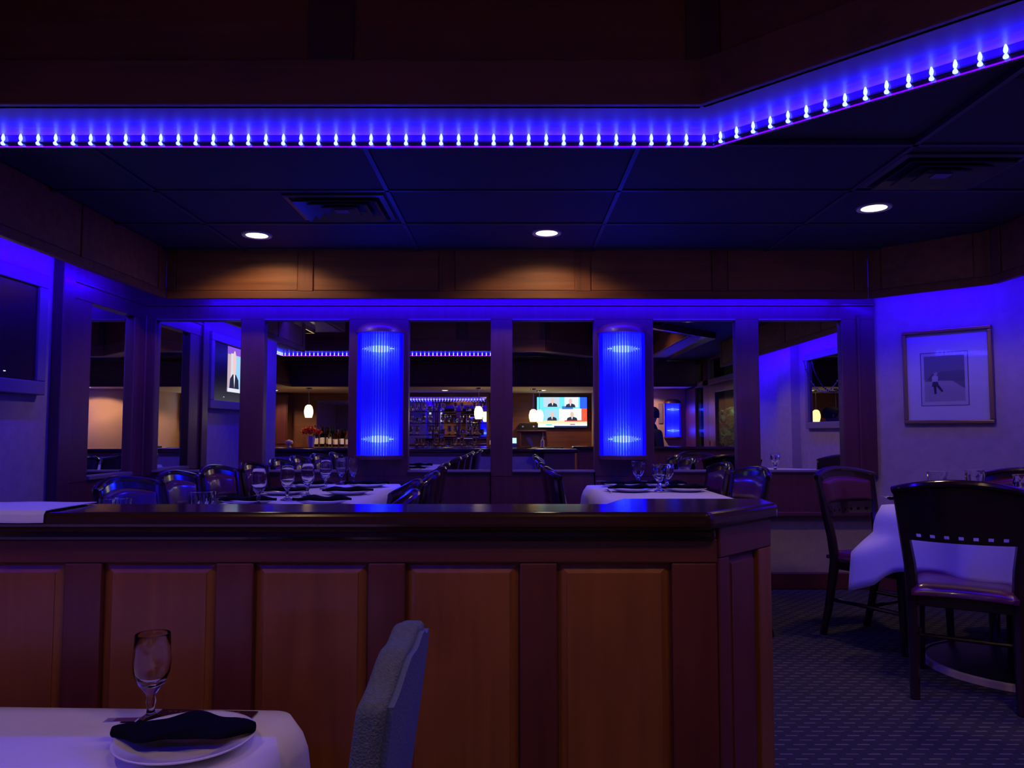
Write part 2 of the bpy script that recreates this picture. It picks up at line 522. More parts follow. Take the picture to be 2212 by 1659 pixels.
for i in range(len(posts) - 1):
    a, b = posts[i][0], posts[i + 1][0]
    MB().box(ppx(a) + .004, ppx(b) - .004, YM - 0.040, YM + 0.02, zw, ZMB - 0.005).build('wainscot_board', 'post', wb, bevel=0.004)
MB().box(xa, xb, YM - 0.055, YM + 0.02, zw - 0.02, zw + 0.012).build('wainscot_rail', 'post', wb, bevel=0.006)
bb = MB().box(XL, 2.60, YM - 0.015, YM + 0.02, 0.0, 0.115).build('baseboard_back', 'rail', bevel=0.006)
tag(bb, 'dark wooden baseboard under the mirror wall', 'baseboard', kind='structure')

# ------------------------------------------------------------------ television wall (left) with its own mirror
wl = MB().box(XL - 0.15, XL, 2.3, YM + 0.1, -0.3, 2.6).build('wall_left', 'wall')
tag(wl, 'purple-lit plaster wall with a framed television and a narrow corner mirror', 'wall', kind='structure')
yl = lambda px: XL * F / (px - CX) * 1.0
ya, yb = 4.38, YM - 0.046
m0, m1 = 4.72, 5.26
MB().box(XL, XL + 0.012, m0 - .01, m1 + .01, ZMB - .01, ZMT + .01).build('mirror_pane', 'mirror', wl)
for a, b in ((4.38, 4.50), (4.50, m0), (m1, yb)):
    MB().box(XL, XL + (0.065 if a == 4.38 else 0.045), a, b, 0.0 if a == 4.38 else ZMB - 0.03, 2.3 if a == 4.38 else ZMT + 0.01).build('post', 'post', wl, bevel=0.006)
MB().box(XL, XL + 0.050, ya + 0.12, yb, ZMT, 2.3).build('header_board', 'post', wl, bevel=0.004)
MB().box(XL, XL + 0.06, ya + 0.12, yb, 1.985, 2.005).build('header_moulding', 'post', wl, bevel=0.004)
MB().box(XL, XL + 0.06, m0, m1, ZMB - 0.02, ZMB + 0.004).build('sill_bead', 'greyframe', wl, bevel=0.003)
MB().box(XL, XL + 0.042, ya + .14, yb, 0.0, ZMB - 0.01).build('wainscot_board', 'post', wl, bevel=0.004)

# ------------------------------------------------------------------ angled wall with the framed print, and the side wall beyond
d45 = Vector((1, -1, 0)).normalized(); n45 = Vector((-1, -1, 0)).normalized()
o45 = Vector((2.556, YM, 0))
wa = MB().obox(o45, d45, Z, n45, -0.1, 1.0, -0.3, 2.6, -0.15, 0).build('wall_angled', 'wall')
tag(wa, 'violet-lit mottled plaster wall set at an angle behind the gilt picture', 'wall', kind='structure')
ba = MB().obox(o45, d45, Z, n45, 0.0, 0.98, 0.0, 0.115, 0, 0.016).build('baseboard_angled', 'rail', bevel=0.005)
tag(ba, 'dark baseboard along the angled plaster wall', 'baseboard', kind='structure')
wr = MB().box(XR, XR + 0.15, 0.15, 4.9, -0.3, 2.6).build('wall_right', 'wall')
tag(wr, 'long plaster side wall with a pilaster and a framed mirror', 'wall', kind='structure')
MB().box(XR - 0.10, XR, 1.85, 2.30, -0.25, 2.3).build('pilaster', 'wall', wr)

# ------------------------------------------------------------------ outer walls of the bar side
def swall(name, label, mb, mat):
    return tag(mb.build(name, mat), label, 'wall', kind='structure')
swall('wall_bar', 'dark wood panelled wall behind the bar shelves', MB().box(-5.4, 1.8, -5.25, -5.10, ZL, 2.6), 'barwall')
swall('wall_bar_side', 'warm painted wall at the end of the bar', MB().box(1.65, 1.80, -5.2, -3.4, ZL, 2.6), 'pinkwall')
swall('wall_rear', 'warm pink wall with a blue glass lamp beside the entrance', MB().box(1.65, 3.4, -3.55, -3.40, ZL, 2.6), 'pinkwall')
swall('wall_bar_end', 'plain wall closing the far end of the bar', MB().box(-5.5, -5.35, -5.2, 2.4, ZL, 2.6), 'pinkwall')
swall('wall_return', 'plaster wall behind the television wall', MB().box(-5.5, XL - 0.15, 2.3, 2.45, ZL, 2.6), 'wall')

# ------------------------------------------------------------------ ceilings: low tiled ceiling with a raised wooden tray
TR = [(-2.05, 2.79), (0.705, 2.79), (2.25, 1.245), (2.25, -1.40), (1.30, -1.40), (0.50, -0.60), (-3.25, -0.60), (-3.25, 1.60), (-2.05, 1.60)]   # tray, clockwise


def offset(poly, d):
    out = []; n = len(poly)
    for i in range(n):
        p0, p1, p2 = Vector(poly[i - 1]), Vector(poly[i]), Vector(poly[(i + 1) % n])
        a = (p1 - p0).normalized(); b = (p2 - p1).normalized()
        na = Vector((-a.y, a.x)); nb = Vector((-b.y, b.x))
        k = d / (1 + na.dot(nb))
        out.append(tuple(p1 + (na + nb) * k))
    return out


TO = offset(TR, 0.28)


def holed(name, outer, hole, z, mat, parent=None):
    bm = bmesh.new()
    for lp in (outer, hole):
        vs = [bm.verts.new((x, y, z)) for x, y in lp]
        for i in range(len(vs)): bm.edges.new((vs[i], vs[(i + 1) % len(vs)]))
    bmesh.ops.triangle_fill(bm, use_beauty=True, use_dissolve=False, edges=bm.edges[:])
    me = bpy.data.meshes.new(name); bm.to_mesh(me); bm.free()
    me.materials.append(M[mat])
    o = bpy.data.objects.new(name, me); COL.objects.link(o); o.parent = parent
    sm = o.modifiers.new('thickness', 'SOLIDIFY'); sm.thickness = 0.02; sm.offset = 0
    return o


ce = holed('ceiling', [(-3.85, -2.5), (3.4, -2.5), (3.4, 5.6), (-3.85, 5.6)], TR, ZC + 0.032, 'tile')
tag(ce, 'low black tiled ceiling around the raised wooden tray', 'ceiling', kind='structure')
# painted band round the tray, and its thin lip
n = len(TR)
for i in range(n):
    j = (i + 1) % n
    MB().prism([TR[i], TR[j], TO[j], TO[i]], ZC - 0.004, ZC + 0.014).build('painted_band', 'ring', ce)
    a, b = Vector(TO[i]), Vector(TO[j])
    d = (b - a).normalized(); nn = Vector((-d.y, d.x))
    MB().obox((*a, 0), (*d, 0), Z, (*nn, 0), -0.008, (b - a).length + 0.008, ZC - 0.056, ZC + 0.02, -0.004, 0.010).build('lip', 'lipwood', ce)
# ceiling tiles and grid over the platform
gx = [-2.97 + 1.17 * k for k in range(6)]; gx = [-2.31, -1.80, -0.63, 0.54, 1.71, 2.88]
gy = [2.57, 3.19, 3.81, 4.43, 5.05]


def out_of_tray(x, y):
    return y > 3.075 or (x + y) > 3.90


for i in range(len(gx) - 1):
    for j in range(len(gy) - 1):
        g = 0.012
        q = [(gx[i] + g, gy[j] + g), (gx[i + 1] - g, gy[j] + g), (gx[i + 1] - g, gy[j + 1] - g), (gx[i] + g, gy[j + 1] - g)]
        if all(out_of_tray(*p) for p in q):
            q = [p if p[0] + p[1] < FD - .01 else None for p in q]
            if None in q:
                x0, x1, y0, y1 = gx[i] + g, gx[i + 1] - g, gy[j] + g, gy[j + 1] - g
                S_ = FD - 0.01
                q = [p for p in [(x0, y0), (x1, y0) if x1 + y0 < S_ else (S_ - y0, y0), (x1, S_ - x1) if (x1 + y0 < S_) else None,
                                 (S_ - y1, y1) if S_ - y1 > x0 else (x0, S_ - x0), (x0, y1) if x0 + y1 < S_ else None] if p]
            MB().prism(q, ZC + 0.004 + random.uniform(0, .004), ZC + 0.03).build('ceiling_tile', 'tile', ce, bevel=0.004)
for x in gx[1:5]:
    y0 = 3.085 if x < 0.8 else max(2.2, 3.92 - x)
    MB().box(x - 0.011, x + 0.011, y0, min(YF, FD - x), ZC - 0.002, ZC + 0.02).build('grid_bar', 'grid', ce)
for y in gy[1:]:
    MB().box(XFL, min(2.88, FD - y), y - 0.011, y + 0.011, ZC - 0.002, ZC + 0.02).build('grid_bar', 'grid', ce)

# tray: framed wooden faces and a dark top
tray = empty('ceiling_tray', (0, 0, 0))
tag(tray, 'raised ceiling tray faced with dark wooden panels', 'ceiling', kind='structure')
ZT = 2.98
MB().box(-3.4, 2.4, -1.6, 3.0, ZT, ZT + 0.03).build('tray_top', 'tile', tray)
for i in range(n):
    j = (i + 1) % n
    a, b = Vector((*TR[i], 0)), Vector((*TR[j], 0))
    u = (b - a).normalized(); nn = Vector((u.y, -u.x, 0)); L = (b - a).length      # nn points into the tray
    MB().obox(a, u, Z, nn, 0, L, ZC - 0.004, ZC + 0.165, -0.02, 0.022).build('bottom_rail', 'tray_rail', tray, bevel=0.004)
    MB().obox(a, u, Z, nn, 0, L, ZT - 0.10, ZT, -0.02, 0.022).build('top_rail', 'tray_rail', tray, bevel=0.004)
    if i == 0:
        xs = [at(px, 120, 2.79).x - a.x for px in (-150, 716, 1530)]
    else:
        k = max(1, round(L / 1.36)); xs = [L * q / k for q in range(k + 1)]
    for q in xs:
        if -0.1 < q < L + 0.1:
            MB().obox(a, u, Z, nn, max(0, q - 0.085), min(L, q + 0.085), ZC + 0.165, ZT - 0.10, -0.02, 0.018).build('stile', 'tray_stile', tray, bevel=0.004)
    xs = sorted([0.0] + [q for q in xs if 0 < q < L] + [L])
    for q0, q1 in zip(xs[:-1], xs[1:]):
        if q1 - q0 > 0.25:
            MB().obox(a, u, Z, nn, q0 + 0.05, q1 - 0.05, ZC + 0.14, ZT - 0.08, -0.03, 0.002).build('panel', 'tray_panel', tray, bevel=0.003)

# ------------------------------------------------------------------ wooden soffits in front of the walls
def soffit(name, label, a, b, nface, stiles, z0=ZB, z1=ZC + 0.02, back=0.0, sw=0.10):
    """framed board from a to b; nface points into the room"""
    r = empty(name, (0, 0, 0)); tag(r, label, 'soffit', kind='structure')
    a, b = Vector((*a, 0)), Vector((*b, 0)); nf = Vector((*nface, 0)).normalized(); u = (b - a).normalized(); L = (b - a).length
    MB().obox(a, u, Z, nf, 0, L, z0 + 0.01, z1, -0.035, -0.012).build('backing_board', 'soffit_panel', r)
    MB().obox(a, u, Z, nf, 0, L, z0, z0 + 0.05, -0.036, 0.0).build('bottom_rail', 'soffit_rail', r, bevel=0.004)
    for s in stiles:
        s0, s1 = max(0, s - sw / 2), min(L, s + sw / 2)
        MB().obox(a, u, Z, nf, s0, s1, z0 + 0.05, z1, -0.030, -0.001).build('stile', 'soffit_stile', r, bevel=0.004)
    ss = sorted(stiles)
    for s0, s1 in zip(ss[:-1], ss[1:]):
        MB().obox(a, u, Z, nf, s0 + sw / 2 + 0.006, s1 - sw / 2 - 0.006, z0 + 0.056, z1, -0.020, -0.007).build('panel', 'soffit_panel', r, bevel=0.004)
    return r


sx = [at(px, 590, YF).x - XFL for px in (362, 660, 965, 1260, 1555, 1862)]
soffit('soffit_back', 'dark wooden panelled soffit over the mirrors', (XFL, YF), (FD - YF, YF), (0, -1), sx)
soffit('soffit_left', 'dark wooden panelled soffit over the television wall', (XFL, 2.3), (XFL, YF), (1, 0), [0.05, 0.93, 1.85, 2.76])
soffit('soffit_angled', 'dark wooden panelled soffit over the angled wall', (FD - YF, YF), (XFR, FD - XFR), (-1, -1), [0.03, 0.68])
soffit('soffit_right', 'dark wooden panelled soffit over the long side wall', (XFR, FD - XFR), (XFR, 0.2), (-1, 0), [0.03, 0.95, 1.9, 2.85, 3.8, 4.37])
soffit('soffit_bar', 'wooden bulkhead between the dining room and the bar', (-3.85, -2.5), (3.3, -2.5), (0, 1), [0.05 + 1.008 * k for k in range(8)], z0=1.88)
soffit('soffit_bar_side', 'wooden bulkhead over the passage beside the bar', (-3.85, 2.4), (-3.85, -2.5), (1, 0), [0.05 + 0.96 * k for k in range(6)], z0=1.88)
cs = MB().box(-5.4, 3.3, -5.2, -2.53, 1.895, 2.0).box(-5.4, -3.87, -2.53, 2.3, 1.895, 2.0).build('ceiling_bar', 'cream')
tag(cs, 'low cream ceiling above the bar', 'ceiling', kind='structure')

# hidden blue strips behind the soffits
def cove(name, label, a, b, wall_dir):
    r = empty(name, (0, 0, 0)); tag(r, label, 'light strip', 'blue strips tucked behind the wooden soffits')
    a, b, wd = Vector((*a, 2.045)), Vector((*b, 2.045)), Vector((*wall_dir, 0)).normalized()
    u = (b - a).normalized(); L = (b - a).length
    MB().obox(a, u, Z, wd, 0, L, -0.012, 0.012, -0.006, 0.0).build('channel', 'trimring', r)
    strip_light('strip_glow', a + wd * 0.004, b + wd * 0.004, wd * 0.85 - Z * 0.5, P_COVE, 0.02, LED_BLUE, r)
    return r


cove('cove_light', 'blue light strip behind the soffit over the mirrors', (XFL + .1, YF + 0.043), (FD - YF - .05, YF + 0.043), (0, 1))
cove('cove_light', 'blue light strip behind the soffit over the television wall', (XFL - 0.043, 2.4), (XFL - 0.043, YF - .1), (-1, 0))
nd = Vector((1, 1)).normalized() * 0.043
cove('cove_light', 'blue light strip behind the soffit over the angled wall', (FD - YF + .03 + nd.x, YF - .03 + nd.y), (XFR + nd.x - .03, FD - XFR + nd.y + .03), (1, 1))
cove('cove_light', 'blue light strip behind the soffit over the long side wall', (XFR + 0.043, 4.5), (XFR + 0.043, 0.3), (1, 0))

# ------------------------------------------------------------------ rope light with bulbs round the tray
bulb_me = None


def rope(label, pts, pitch):
    global bulb_me
    r = empty('rope_light', (0, 0, 0)); tag(r, label, 'rope light', 'blue rope lights round the ceiling tray')
    zc = ZC - 0.040
    P = [Vector((x, y, zc)) for x, y in pts]
    MB().tube(P, 0.005, 6).build('cord', 'ledcord', r, smooth=True)
    if bulb_me is None:
        o = MB().lathe([(0.0, -0.011), (0.006, -0.008), (0.0075, -0.003), (0.005, 0.002), (0.002, 0.006), (0.0045, 0.009),
                        (0.0058, 0.016), (0.0046, 0.024), (0.002, 0.032), (0.0, 0.036)], 8).build('bulb', 'led', r, smooth=True)  # two lobes: the bulb, and its gleam on the lip built as shape
        bulb_me = o.data; COL.objects.unlink(o); bpy.data.objects.remove(o)
    for a, b in zip(P[:-1], P[1:]):
        L = (b - a).length; k = int(L / pitch)
        for q in range(k):
            o = bpy.data.objects.new('bulb', bulb_me); COL.objects.link(o); o.parent = r
            o.location = a + (b - a) * ((q + 0.5) / k) + Vector((0, 0, 0.001)); o.scale = (1.25, 1.25, 1.1)
        strip_light('rope_glow', a - Z * 0.009, b - Z * 0.009, -Z, P_ROPE, 0.010, LED_BLUE, r)
        strip_light('rope_glow', a + Z * 0.010, b + Z * 0.010, Z, P_ROPE * 0.75, 0.008, (0.006, 0.0, 1.0), r)
    return r


TP = offset(TR, 0.266)
rope('string of bright blue bulbs under the tray edge facing the mirrors', [TP[0], TP[1], TP[2]], 0.0705)
rope('string of blue bulbs under the tray edge facing the bar', [TP[7], TP[6], (-0.30, TP[6][1])], 0.062)

# ------------------------------------------------------------------ recessed downlights
def downlight(label, x, y, z, watts, target=None, angle=95, group=None, col=WARM, r=0.066):
    d = empty('downlight', (x, y, z)); tag(d, label, 'downlight', group)
    MB().lathe([(r, -0.001), (r + 0.022, -0.004), (r + 0.026, 0.002), (r + 0.026, 0.006), (r, 0.006)], 32, close=True).build('trim_ring', 'trimring', d, smooth=True)
    MB().lathe([(0.0, 0.0), (r * 0.6, -0.003), (r + 0.001, 0.001), (r + 0.001, 0.008), (0.0, 0.008)], 32).build('lens', 'downlens', d, smooth=True)
    t = Vector(target) - Vector((x, y, z)) if target else Vector((0, 0, -1))
    spot('beam', (0, 0, -0.02), t, watts, angle, col, 0.30, 0.05, d)
    return d


G = 'recessed downlights in the low ceiling'
for px, py, lab in ((555, 509, 'recessed downlight before the soffit nearest the television wall'), (1181, 504, 'recessed downlight before the middle of the mirror wall soffit'),
                    (1888, 450, 'recessed downlight before the corner of the angled soffit')):
    p = on(px, py, ZC)
    tilt = (p.x, p.y + 0.22, ZC - 0.75) if px < 1500 else (p.x + 0.05, p.y - 0.05, ZC - 0.9)
    downlight(lab, p.x, p.y, ZC, P_DOWN * 0.72 if px < 1500 else P_DOWN * 1.1, tilt, group=G, angle=134 if px < 1500 else 142)
downlight('recessed downlight over the aisle beside the tray', 1.95, 2.50, ZC, P_DOWN * 1.0, group=G, angle=130)
for x, y, lab in ((-1.15, 0.55, 'recessed downlight in the tray above the near table'), (0.35, 0.35, 'recessed downlight in the tray above the aisle chair'),
                  (1.45, 0.30, 'recessed downlight in the tray on the entrance side')):
    downlight(lab, x, y, ZT, P_TRAY, group='recessed downlights in the tray', angle=120)
for x, y, lab in ((-4.6, -4.0, 'added fill downlight over the flower end of the bar'), (-3.1, -4.0, 'added fill downlight over the bar bottles'),
                  (-1.3, -4.0, 'added fill downlight over the glass shelves'), (0.6, -4.0, 'added fill downlight over the bar television'), (2.4, -2.95, 'added fill downlight by the rear wall lamp')):
    downlight(lab, x, y, 1.895, P_BAR, group='fill downlights added over the bar', angle=150)  # lamps added to give the bar its warm light

# ------------------------------------------------------------------ ceiling vents
def vent(label, cx, cy, w, h):
    r = empty('ceiling_vent', (cx, cy, ZC)); tag(r, label, 'vent', 'square ceiling vents')
    def ring(a, b, z0, z1, name):
        m = MB()
        vs = []
        for k, zz in ((a, z0), (b, z1)):
            vs += [(-w / 2 * k, -h / 2 * k, zz), (w / 2 * k, -h / 2 * k, zz), (w / 2 * k, h / 2 * k, zz), (-w / 2 * k, h / 2 * k, zz)]
        vs += [(x, y, zz + 0.006) for x, y, zz in vs]
        fs = []
        for i in range(4):
            j = (i + 1) % 4
            fs += [(i, j, 4 + j, 4 + i), (8 + j, 8 + i, 12 + i, 12 + j), (j, i, 8 + i, 8 + j), (4 + i, 4 + j, 12 + j, 12 + i)]
        m.add(vs, fs).build(name, 'vent', r)
    ring(1.0, 0.90, -0.004, -0.008, 'frame')
    for k, s in enumerate((0.84, 0.60, 0.36)):
        ring(s, s - 0.17, -0.026, 0.006, 'louver')
    MB().box(-w * .07, w * .07, -h * .07, h * .07, -0.022, -0.016).build('centre_plate', 'vent', r)
    return r


vent('dark square ceiling vent beside the downlight on the television side', -0.92, 4.10, 0.52, 0.46)
vent('dark square ceiling vent beside the downlight near the angled soffit', 2.0, 3.52, 0.56, 0.46)

# ------------------------------------------------------------------ blue fluted wall lamps
def sconce(label, loc, rz, wd=0.325, z0=0.0, z1=0.88, group='blue fluted glass wall lamps'):
    """half-round lamp; local +Y is the wall, -Y the room"""
    r = empty('wall_lamp', loc, rz); tag(r, label, 'wall lamp', group)
    N = 25; R = wd / 2; dp = 0.13
    rod = None
    for k in range(N):
        t = math.pi * (k + 0.5) / N
        if rod is None:
            o = MB().lathe([(0.0088, z0), (0.0088, z1)], 12).build('glass_rod', 'fluted', r, smooth=True, angle=60); rod = o.data
        else:
            o = bpy.data.objects.new('glass_rod', rod); COL.objects.link(o); o.parent = r
        o.location = (-math.cos(t) * (R - 0.009), -math.sin(t) * (dp - 0.009), 0)
    def cap(name, za, zb, k0, k1):
        pr = []
        steps = 5
        for s in range(steps + 1):
            f = s / steps
            pr.append((k0 + (k1 - k0) * (1 - math.sqrt(max(0, 1 - f * f))), za + (zb - za) * f))
        m = MB(); nn = 24
        vs = []; fs = []
        for k, zz in pr:
            for q in range(nn + 1):
                t = math.pi * q / nn
                vs.append((-math.cos(t) * R * k, -math.sin(t) * dp * k, zz))
        for s in range(steps):
            for q in range(nn):
                a = s * (nn + 1) + q
                fs.append((a, a + 1, a + nn + 2, a + nn + 1))
        fs.append(tuple(range(nn + 1))[::-1]); fs.append(tuple(range(steps * (nn + 1), (steps + 1) * (nn + 1))))
        m.add(vs, fs)
        m.build(name, 'post', r, smooth=True)
    cap('top_cap', z1, z1 + 0.075, 1.06, 0.55)
    cap('bottom_cap', z0 - 0.025, z0, 1.06, 1.06)
    MB().box(-R, R, -0.008, 0.0, z0, z1).build('back_plate', 'trimring', r)
    for zz in (z0 + 0.115, z1 - 0.115):
        bl = MB().lathe([(0.0, -0.024), (0.07, -0.019), (0.115, 0), (0.07, 0.019), (0.0, 0.024)], 20).build('bulb', 'lampcore', r, smooth=True); bl.scale = (1, 0.40, 1); bl.location = (0, -0.062, zz)
    for zz in (z0 + 0.115, z1 - 0.115):
        L = bpy.data.lights.new('lamp_glow', 'POINT'); L.energy = 5.0; L.color = (0.0, 0.0, 1.0); L.shadow_soft_size = 0.03
        lo = bpy.data.objects.new('lamp_glow', L); COL.objects.link(lo); lo.parent = r; lo.location = (0, -dp - 0.02, zz)
    return r


YS = YM - 0.045
z0s, z1s = at(1106, 985, YS - .12).z, at(1106, 716, YS - .12).z
sconce('blue fluted lamp on the post nearer the television wall', (at(816, 850, YS - .1).x, YS, z0s), 0, z1=z1s - z0s)
sconce('blue fluted lamp on the post nearer the angled wall', (at(1348, 850, YS - .1).x, YS, z0s), 0, z1=z1s - z0s)
sconce('blue fluted lamp on the warm rear wall by the entrance', (2.98, -3.40, 1.0), math.pi, wd=0.30, z1=0.62)
sconce('blue fluted lamp on the long side wall by the entrance', (XR, 0.62, 1.12), -math.pi / 2, wd=0.30, z1=0.62)

# ------------------------------------------------------------------ panelled divider (half-height wall)
dv = empty('divider_wall', (0, 0, 0)); tag(dv, 'mahogany panelled half-height divider with a polished dark cap', 'divider', kind='structure')
YD = 1.95
ZCAP = 0.903
c0 = Vector((at(1543, 1300, YD).x, YD, 0)); c1 = Vector((at(1655, 1300, 2.158).x, 2.158, 0))
MB().prism([(-2.9, YD), (c0.x, c0.y), (c1.x, c1.y), (c1.x, 2.26), (0.36, 2.26), (0.30, 2.10), (-2.9, 2.10)], ZL, ZCAP - 0.03).build('core', 'rail', dv)
MB().box(-2.9, 0.29, 2.10, 2.108, 0.0, ZCAP - 0.09).build('plaster_back', 'wall', dv)
capo = MB().prism([(-2.9, 1.885), (0.485, 1.885), (0.735, 2.135), (0.745, 2.29), (0.32, 2.29), (0.25, 2.125), (-2.9, 2.125)], ZCAP - 0.044, ZCAP).build('cap', 'cap', dv, bevel=0.016, seg=4)
MB().obox((0, YD, 0), X, Z, -Y, -2.9, c0.x, ZCAP - 0.075, ZCAP - 0.04, 0, 0.035).build('cove_moulding', 'cap', dv, bevel=0.012, seg=3)
zr0 = at(1106, 1216, YD - .02).z
MB().obox((0, YD, 0), X, Z, -Y, -2.9, c0.x + 0.004, zr0, ZCAP - 0.07, 0, 0.020).build('top_rail', 'rail', dv, bevel=0.003)
MB().obox((0, YD, 0), X, Z, -Y, -2.9, c0.x + 0.004, ZL, ZL + 0.13, 0, 0.024).build('base_rail', 'rail', dv, bevel=0.003)
per = at(1490, 1400, YD).x - at(1163, 1400, YD).x
xs0 = at(1490, 1400, YD).x
for k in range(9):
    xc = xs0 - per * k
    MB().obox((0, YD, 0), X, Z, -Y, xc - 0.046, xc + 0.046 if k else c0.x + 0.002, ZL + 0.13, zr0 - 0.001, 0, 0.019).build('stile', 'stile', dv, bevel=0.003)
    MB().raised((0, YD, 0), X, Z, -Y, xc - per + 0.050, xc - 0.050, ZL + 0.135, zr0 - 0.004, 0.001, 0.013, 0.022).build('raised_panel', 'panel', dv)
u = (c1 - c0).normalized(); nn = Vector((u.y, -u.x, 0)); L = (c1 - c0).length
MB().obox(c0, u, Z, nn, 0, L, zr0 + 0.01, ZCAP - 0.04, 0, 0.018).build('top_rail', 'rail', dv, bevel=0.003)
MB().obox(c0, u, Z, nn, -0.004, 0.05, ZL, zr0 + 0.01, 0, 0.017).build('corner_stile', 'stile', dv, bevel=0.003)
MB().obox(c0, u, Z, nn, L - 0.075, L, ZL, zr0 + 0.01, 0, 0.017).build('corner_stile', 'panel', dv, bevel=0.003)
MB().raised(c0, u, Z, nn, 0.052, L - 0.077, ZL + 0.05, zr0 + 0.006, 0.001, 0.012, 0.018).build('raised_panel', 'stile', dv)

dv2 = empty('divider_wall', (0, 0, 0)); tag(dv2, 'mahogany half-height divider on the entrance side of the aisle', 'divider', kind='structure')
MB().box(0.86, XR, 0.58, 0.72, ZL, ZCAP - 0.03).build('core', 'stile', dv2)
MB().box(0.80, XR, 0.52, 0.78, ZCAP - 0.044, ZCAP).build('cap', 'cap', dv2, bevel=0.016, seg=4)
for k in range(6):
    MB().obox((0.88 + k * 0.385, 0.72, 0), X, Z, Y, 0.0, 0.36, 0.10, 0.78, 0.0, 0.012).build('raised_panel', 'stile', dv2, bevel=0.004)

# white cloth lying over the cap
def sheet(name, label, x0, x1):
    prof = [(2.118, ZCAP + 0.003), (2.0, ZCAP + 0.004), (1.915, ZCAP + 0.004), (1.888, ZCAP + 0.003), (1.880, ZCAP - 0.006), (1.879, ZCAP - 0.024)]
    def f(a, b, o):
        k = b * (len(prof) - 1); i = min(int(k), len(prof) - 2); t = k - i
        y = prof[i][0] * (1 - t) + prof[i + 1][0] * t; z = prof[i][1] * (1 - t) + prof[i + 1][1] * t
        x = x0 + (x1 - x0) * a
        return (x, y + (-0.001 if b > .7 else 0) * o, z + o * 0.002 + 0.0008 * math.sin(a * 19))
    o = MB().shell(lambda a, b: f(a, b, 0), lambda a, b: f(a, b, 1), 20, 15).build(name, 'paper', smooth=True)
    return tag(o, label, 'cloth')


sheet('folded_cloth', 'white folded cloth hanging over the edge of the divider cap', -1.75, -1.135)

# ------------------------------------------------------------------ tables and cloths
def rrect(hx, hy, r, n=10):
    pts = []
    for cx, cy, a0 in ((hx - r, hy - r, 0), (-hx + r, hy - r, 90), (-hx + r, -hy + r, 180), (hx - r, -hy + r, 270)):
        for k in range(n + 1):
            a = math.radians(a0 + 90 * k / n)
            pts.append((cx + r * math.cos(a), cy + r * math.sin(a)))
    out = []
    m = len(pts)
    for i in range(m):            # refine the straight runs
        p, q = Vector(pts[i]), Vector(pts[(i + 1) % m])
        L = (q - p).length; k = max(1, int(L / 0.035))
        for s in range(k): out.append(tuple(p + (q - p) * (s / k)))
    return out


def cloth(name, label, loc, rz, hx, hy, drop, r=0.04, wave=0.02, wl=0.16, flare=0.10, seed=0, cornerdrop=0.3, group=None, step=0.0):
    base = rrect(hx, hy, r)
    rnd = random.Random(seed)
    ph = [rnd.uniform(0, 6.28) for _ in range(6)]
    n = len(base); rings = []
    s = 0.0; acc = []
    for i in range(n):
        acc.append(s); s += (Vector(base[(i + 1) % n]) - Vector(base[i])).length
    rings.append([(x * 0.5, y * 0.5, 0.0) for x, y in base])
    rings.append([(x * 0.93, y * 0.93, 0.0) for x, y in base])
    rings.append([(x, y, 0.0) for x, y in base])
    steps = 9
    for k in range(1, steps + 1):
        t = k / steps; ring = []
        for i, (x, y) in enumerate(base):
            p0, p1 = Vector(base[i - 1]), Vector(base[(i + 1) % n])
            d = (p1 - p0).normalized(); nn = Vector((d.y, -d.x))
            cness = max(0.0, min(abs(x) / hx, abs(y) / hy)) ** 7
            wv = math.sin(acc[i] / wl * 6.28 + ph[0]) + 0.6 * math.sin(acc[i] / (wl * 1.63) * 6.28 + ph[1])
            tt = t ** 0.8
            off = 0.010 + 0.016 * min(1, t * 5) + wave * wv * tt + flare * cness * tt + 0.02 * t + step * cness * (max(0, min(1, (t - 0.36) / 0.16)) ** 2 * (3 - 2 * max(0, min(1, (t - 0.36) / 0.16))))
            dz = drop * (1 + cornerdrop * cness) * t + 0.006 * math.sin(acc[i] * 9 + ph[2]) * t
            ring.append((x + nn.x * off, y + nn.y * off, 0.0 - 0.004 - dz))
        rings.append(ring)
    m = MB(); vs = [(0, 0, 0)]; fs = []
    for R_ in rings: vs += R_
    for i in range(n): fs.append((0, 1 + i, 1 + (i + 1) % n))
    for k in range(len(rings) - 1):
        for i in range(n):
            a = 1 + k * n
            fs.append((a + i, a + n + i, a + n + (i + 1) % n, a + (i + 1) % n))
    o = m.add(vs, fs).build(name, 'cloth', smooth=True, angle=80)
    o.location = loc; o.rotation_euler = (0, 0, rz)
    sm = o.modifiers.new('thickness', 'SOLIDIFY'); sm.thickness = 0.0018; sm.offset = 1
    return tag(o, label, 'tablecloth', group)


def table(label, loc, rz, hx, hy, ztop, zf, pedestal=None, group=None):
    t = empty('dining_table', (loc[0], loc[1], zf), rz); tag(t, label, 'table', group)
    h = ztop - zf
    MB().prism(rrect(hx, hy, 0.03, 4), h - 0.03, h).build('tabletop', 'rail', t)
    if pedestal:
        MB().lathe([(0.045, 0.03), (0.045, h - 0.05), (0.13, h - 0.03)], 16).build('column', 'darkmetal', t, smooth=True)
        MB().lathe([(pedestal, 0.0), (pedestal, 0.022), (pedestal * .9, 0.027), (0.06, 0.06), (0.0, 0.06)], 36).build('base', 'darkmetal', t, smooth=True)
        MB().lathe([(pedestal + .001, 0.0), (pedestal + .006, 0.0), (pedestal + .006, 0.026), (pedestal - .012, 0.030), (pedestal - .012, 0.026), (pedestal + .001, 0.024)], 40, close=True).build('lit_base_rim', lit_rim_mat, t, smooth=True)
    else:
        for a in (-1, 1):
            for b in (-1, 1):
                x, y = a * (hx - 0.05), b * (hy - 0.06)
                MB().box(x - .025, x + .025, y - .025, y + .025, 0, h - 0.03).build('leg', 'chairwood', t, bevel=0.004)
    return t


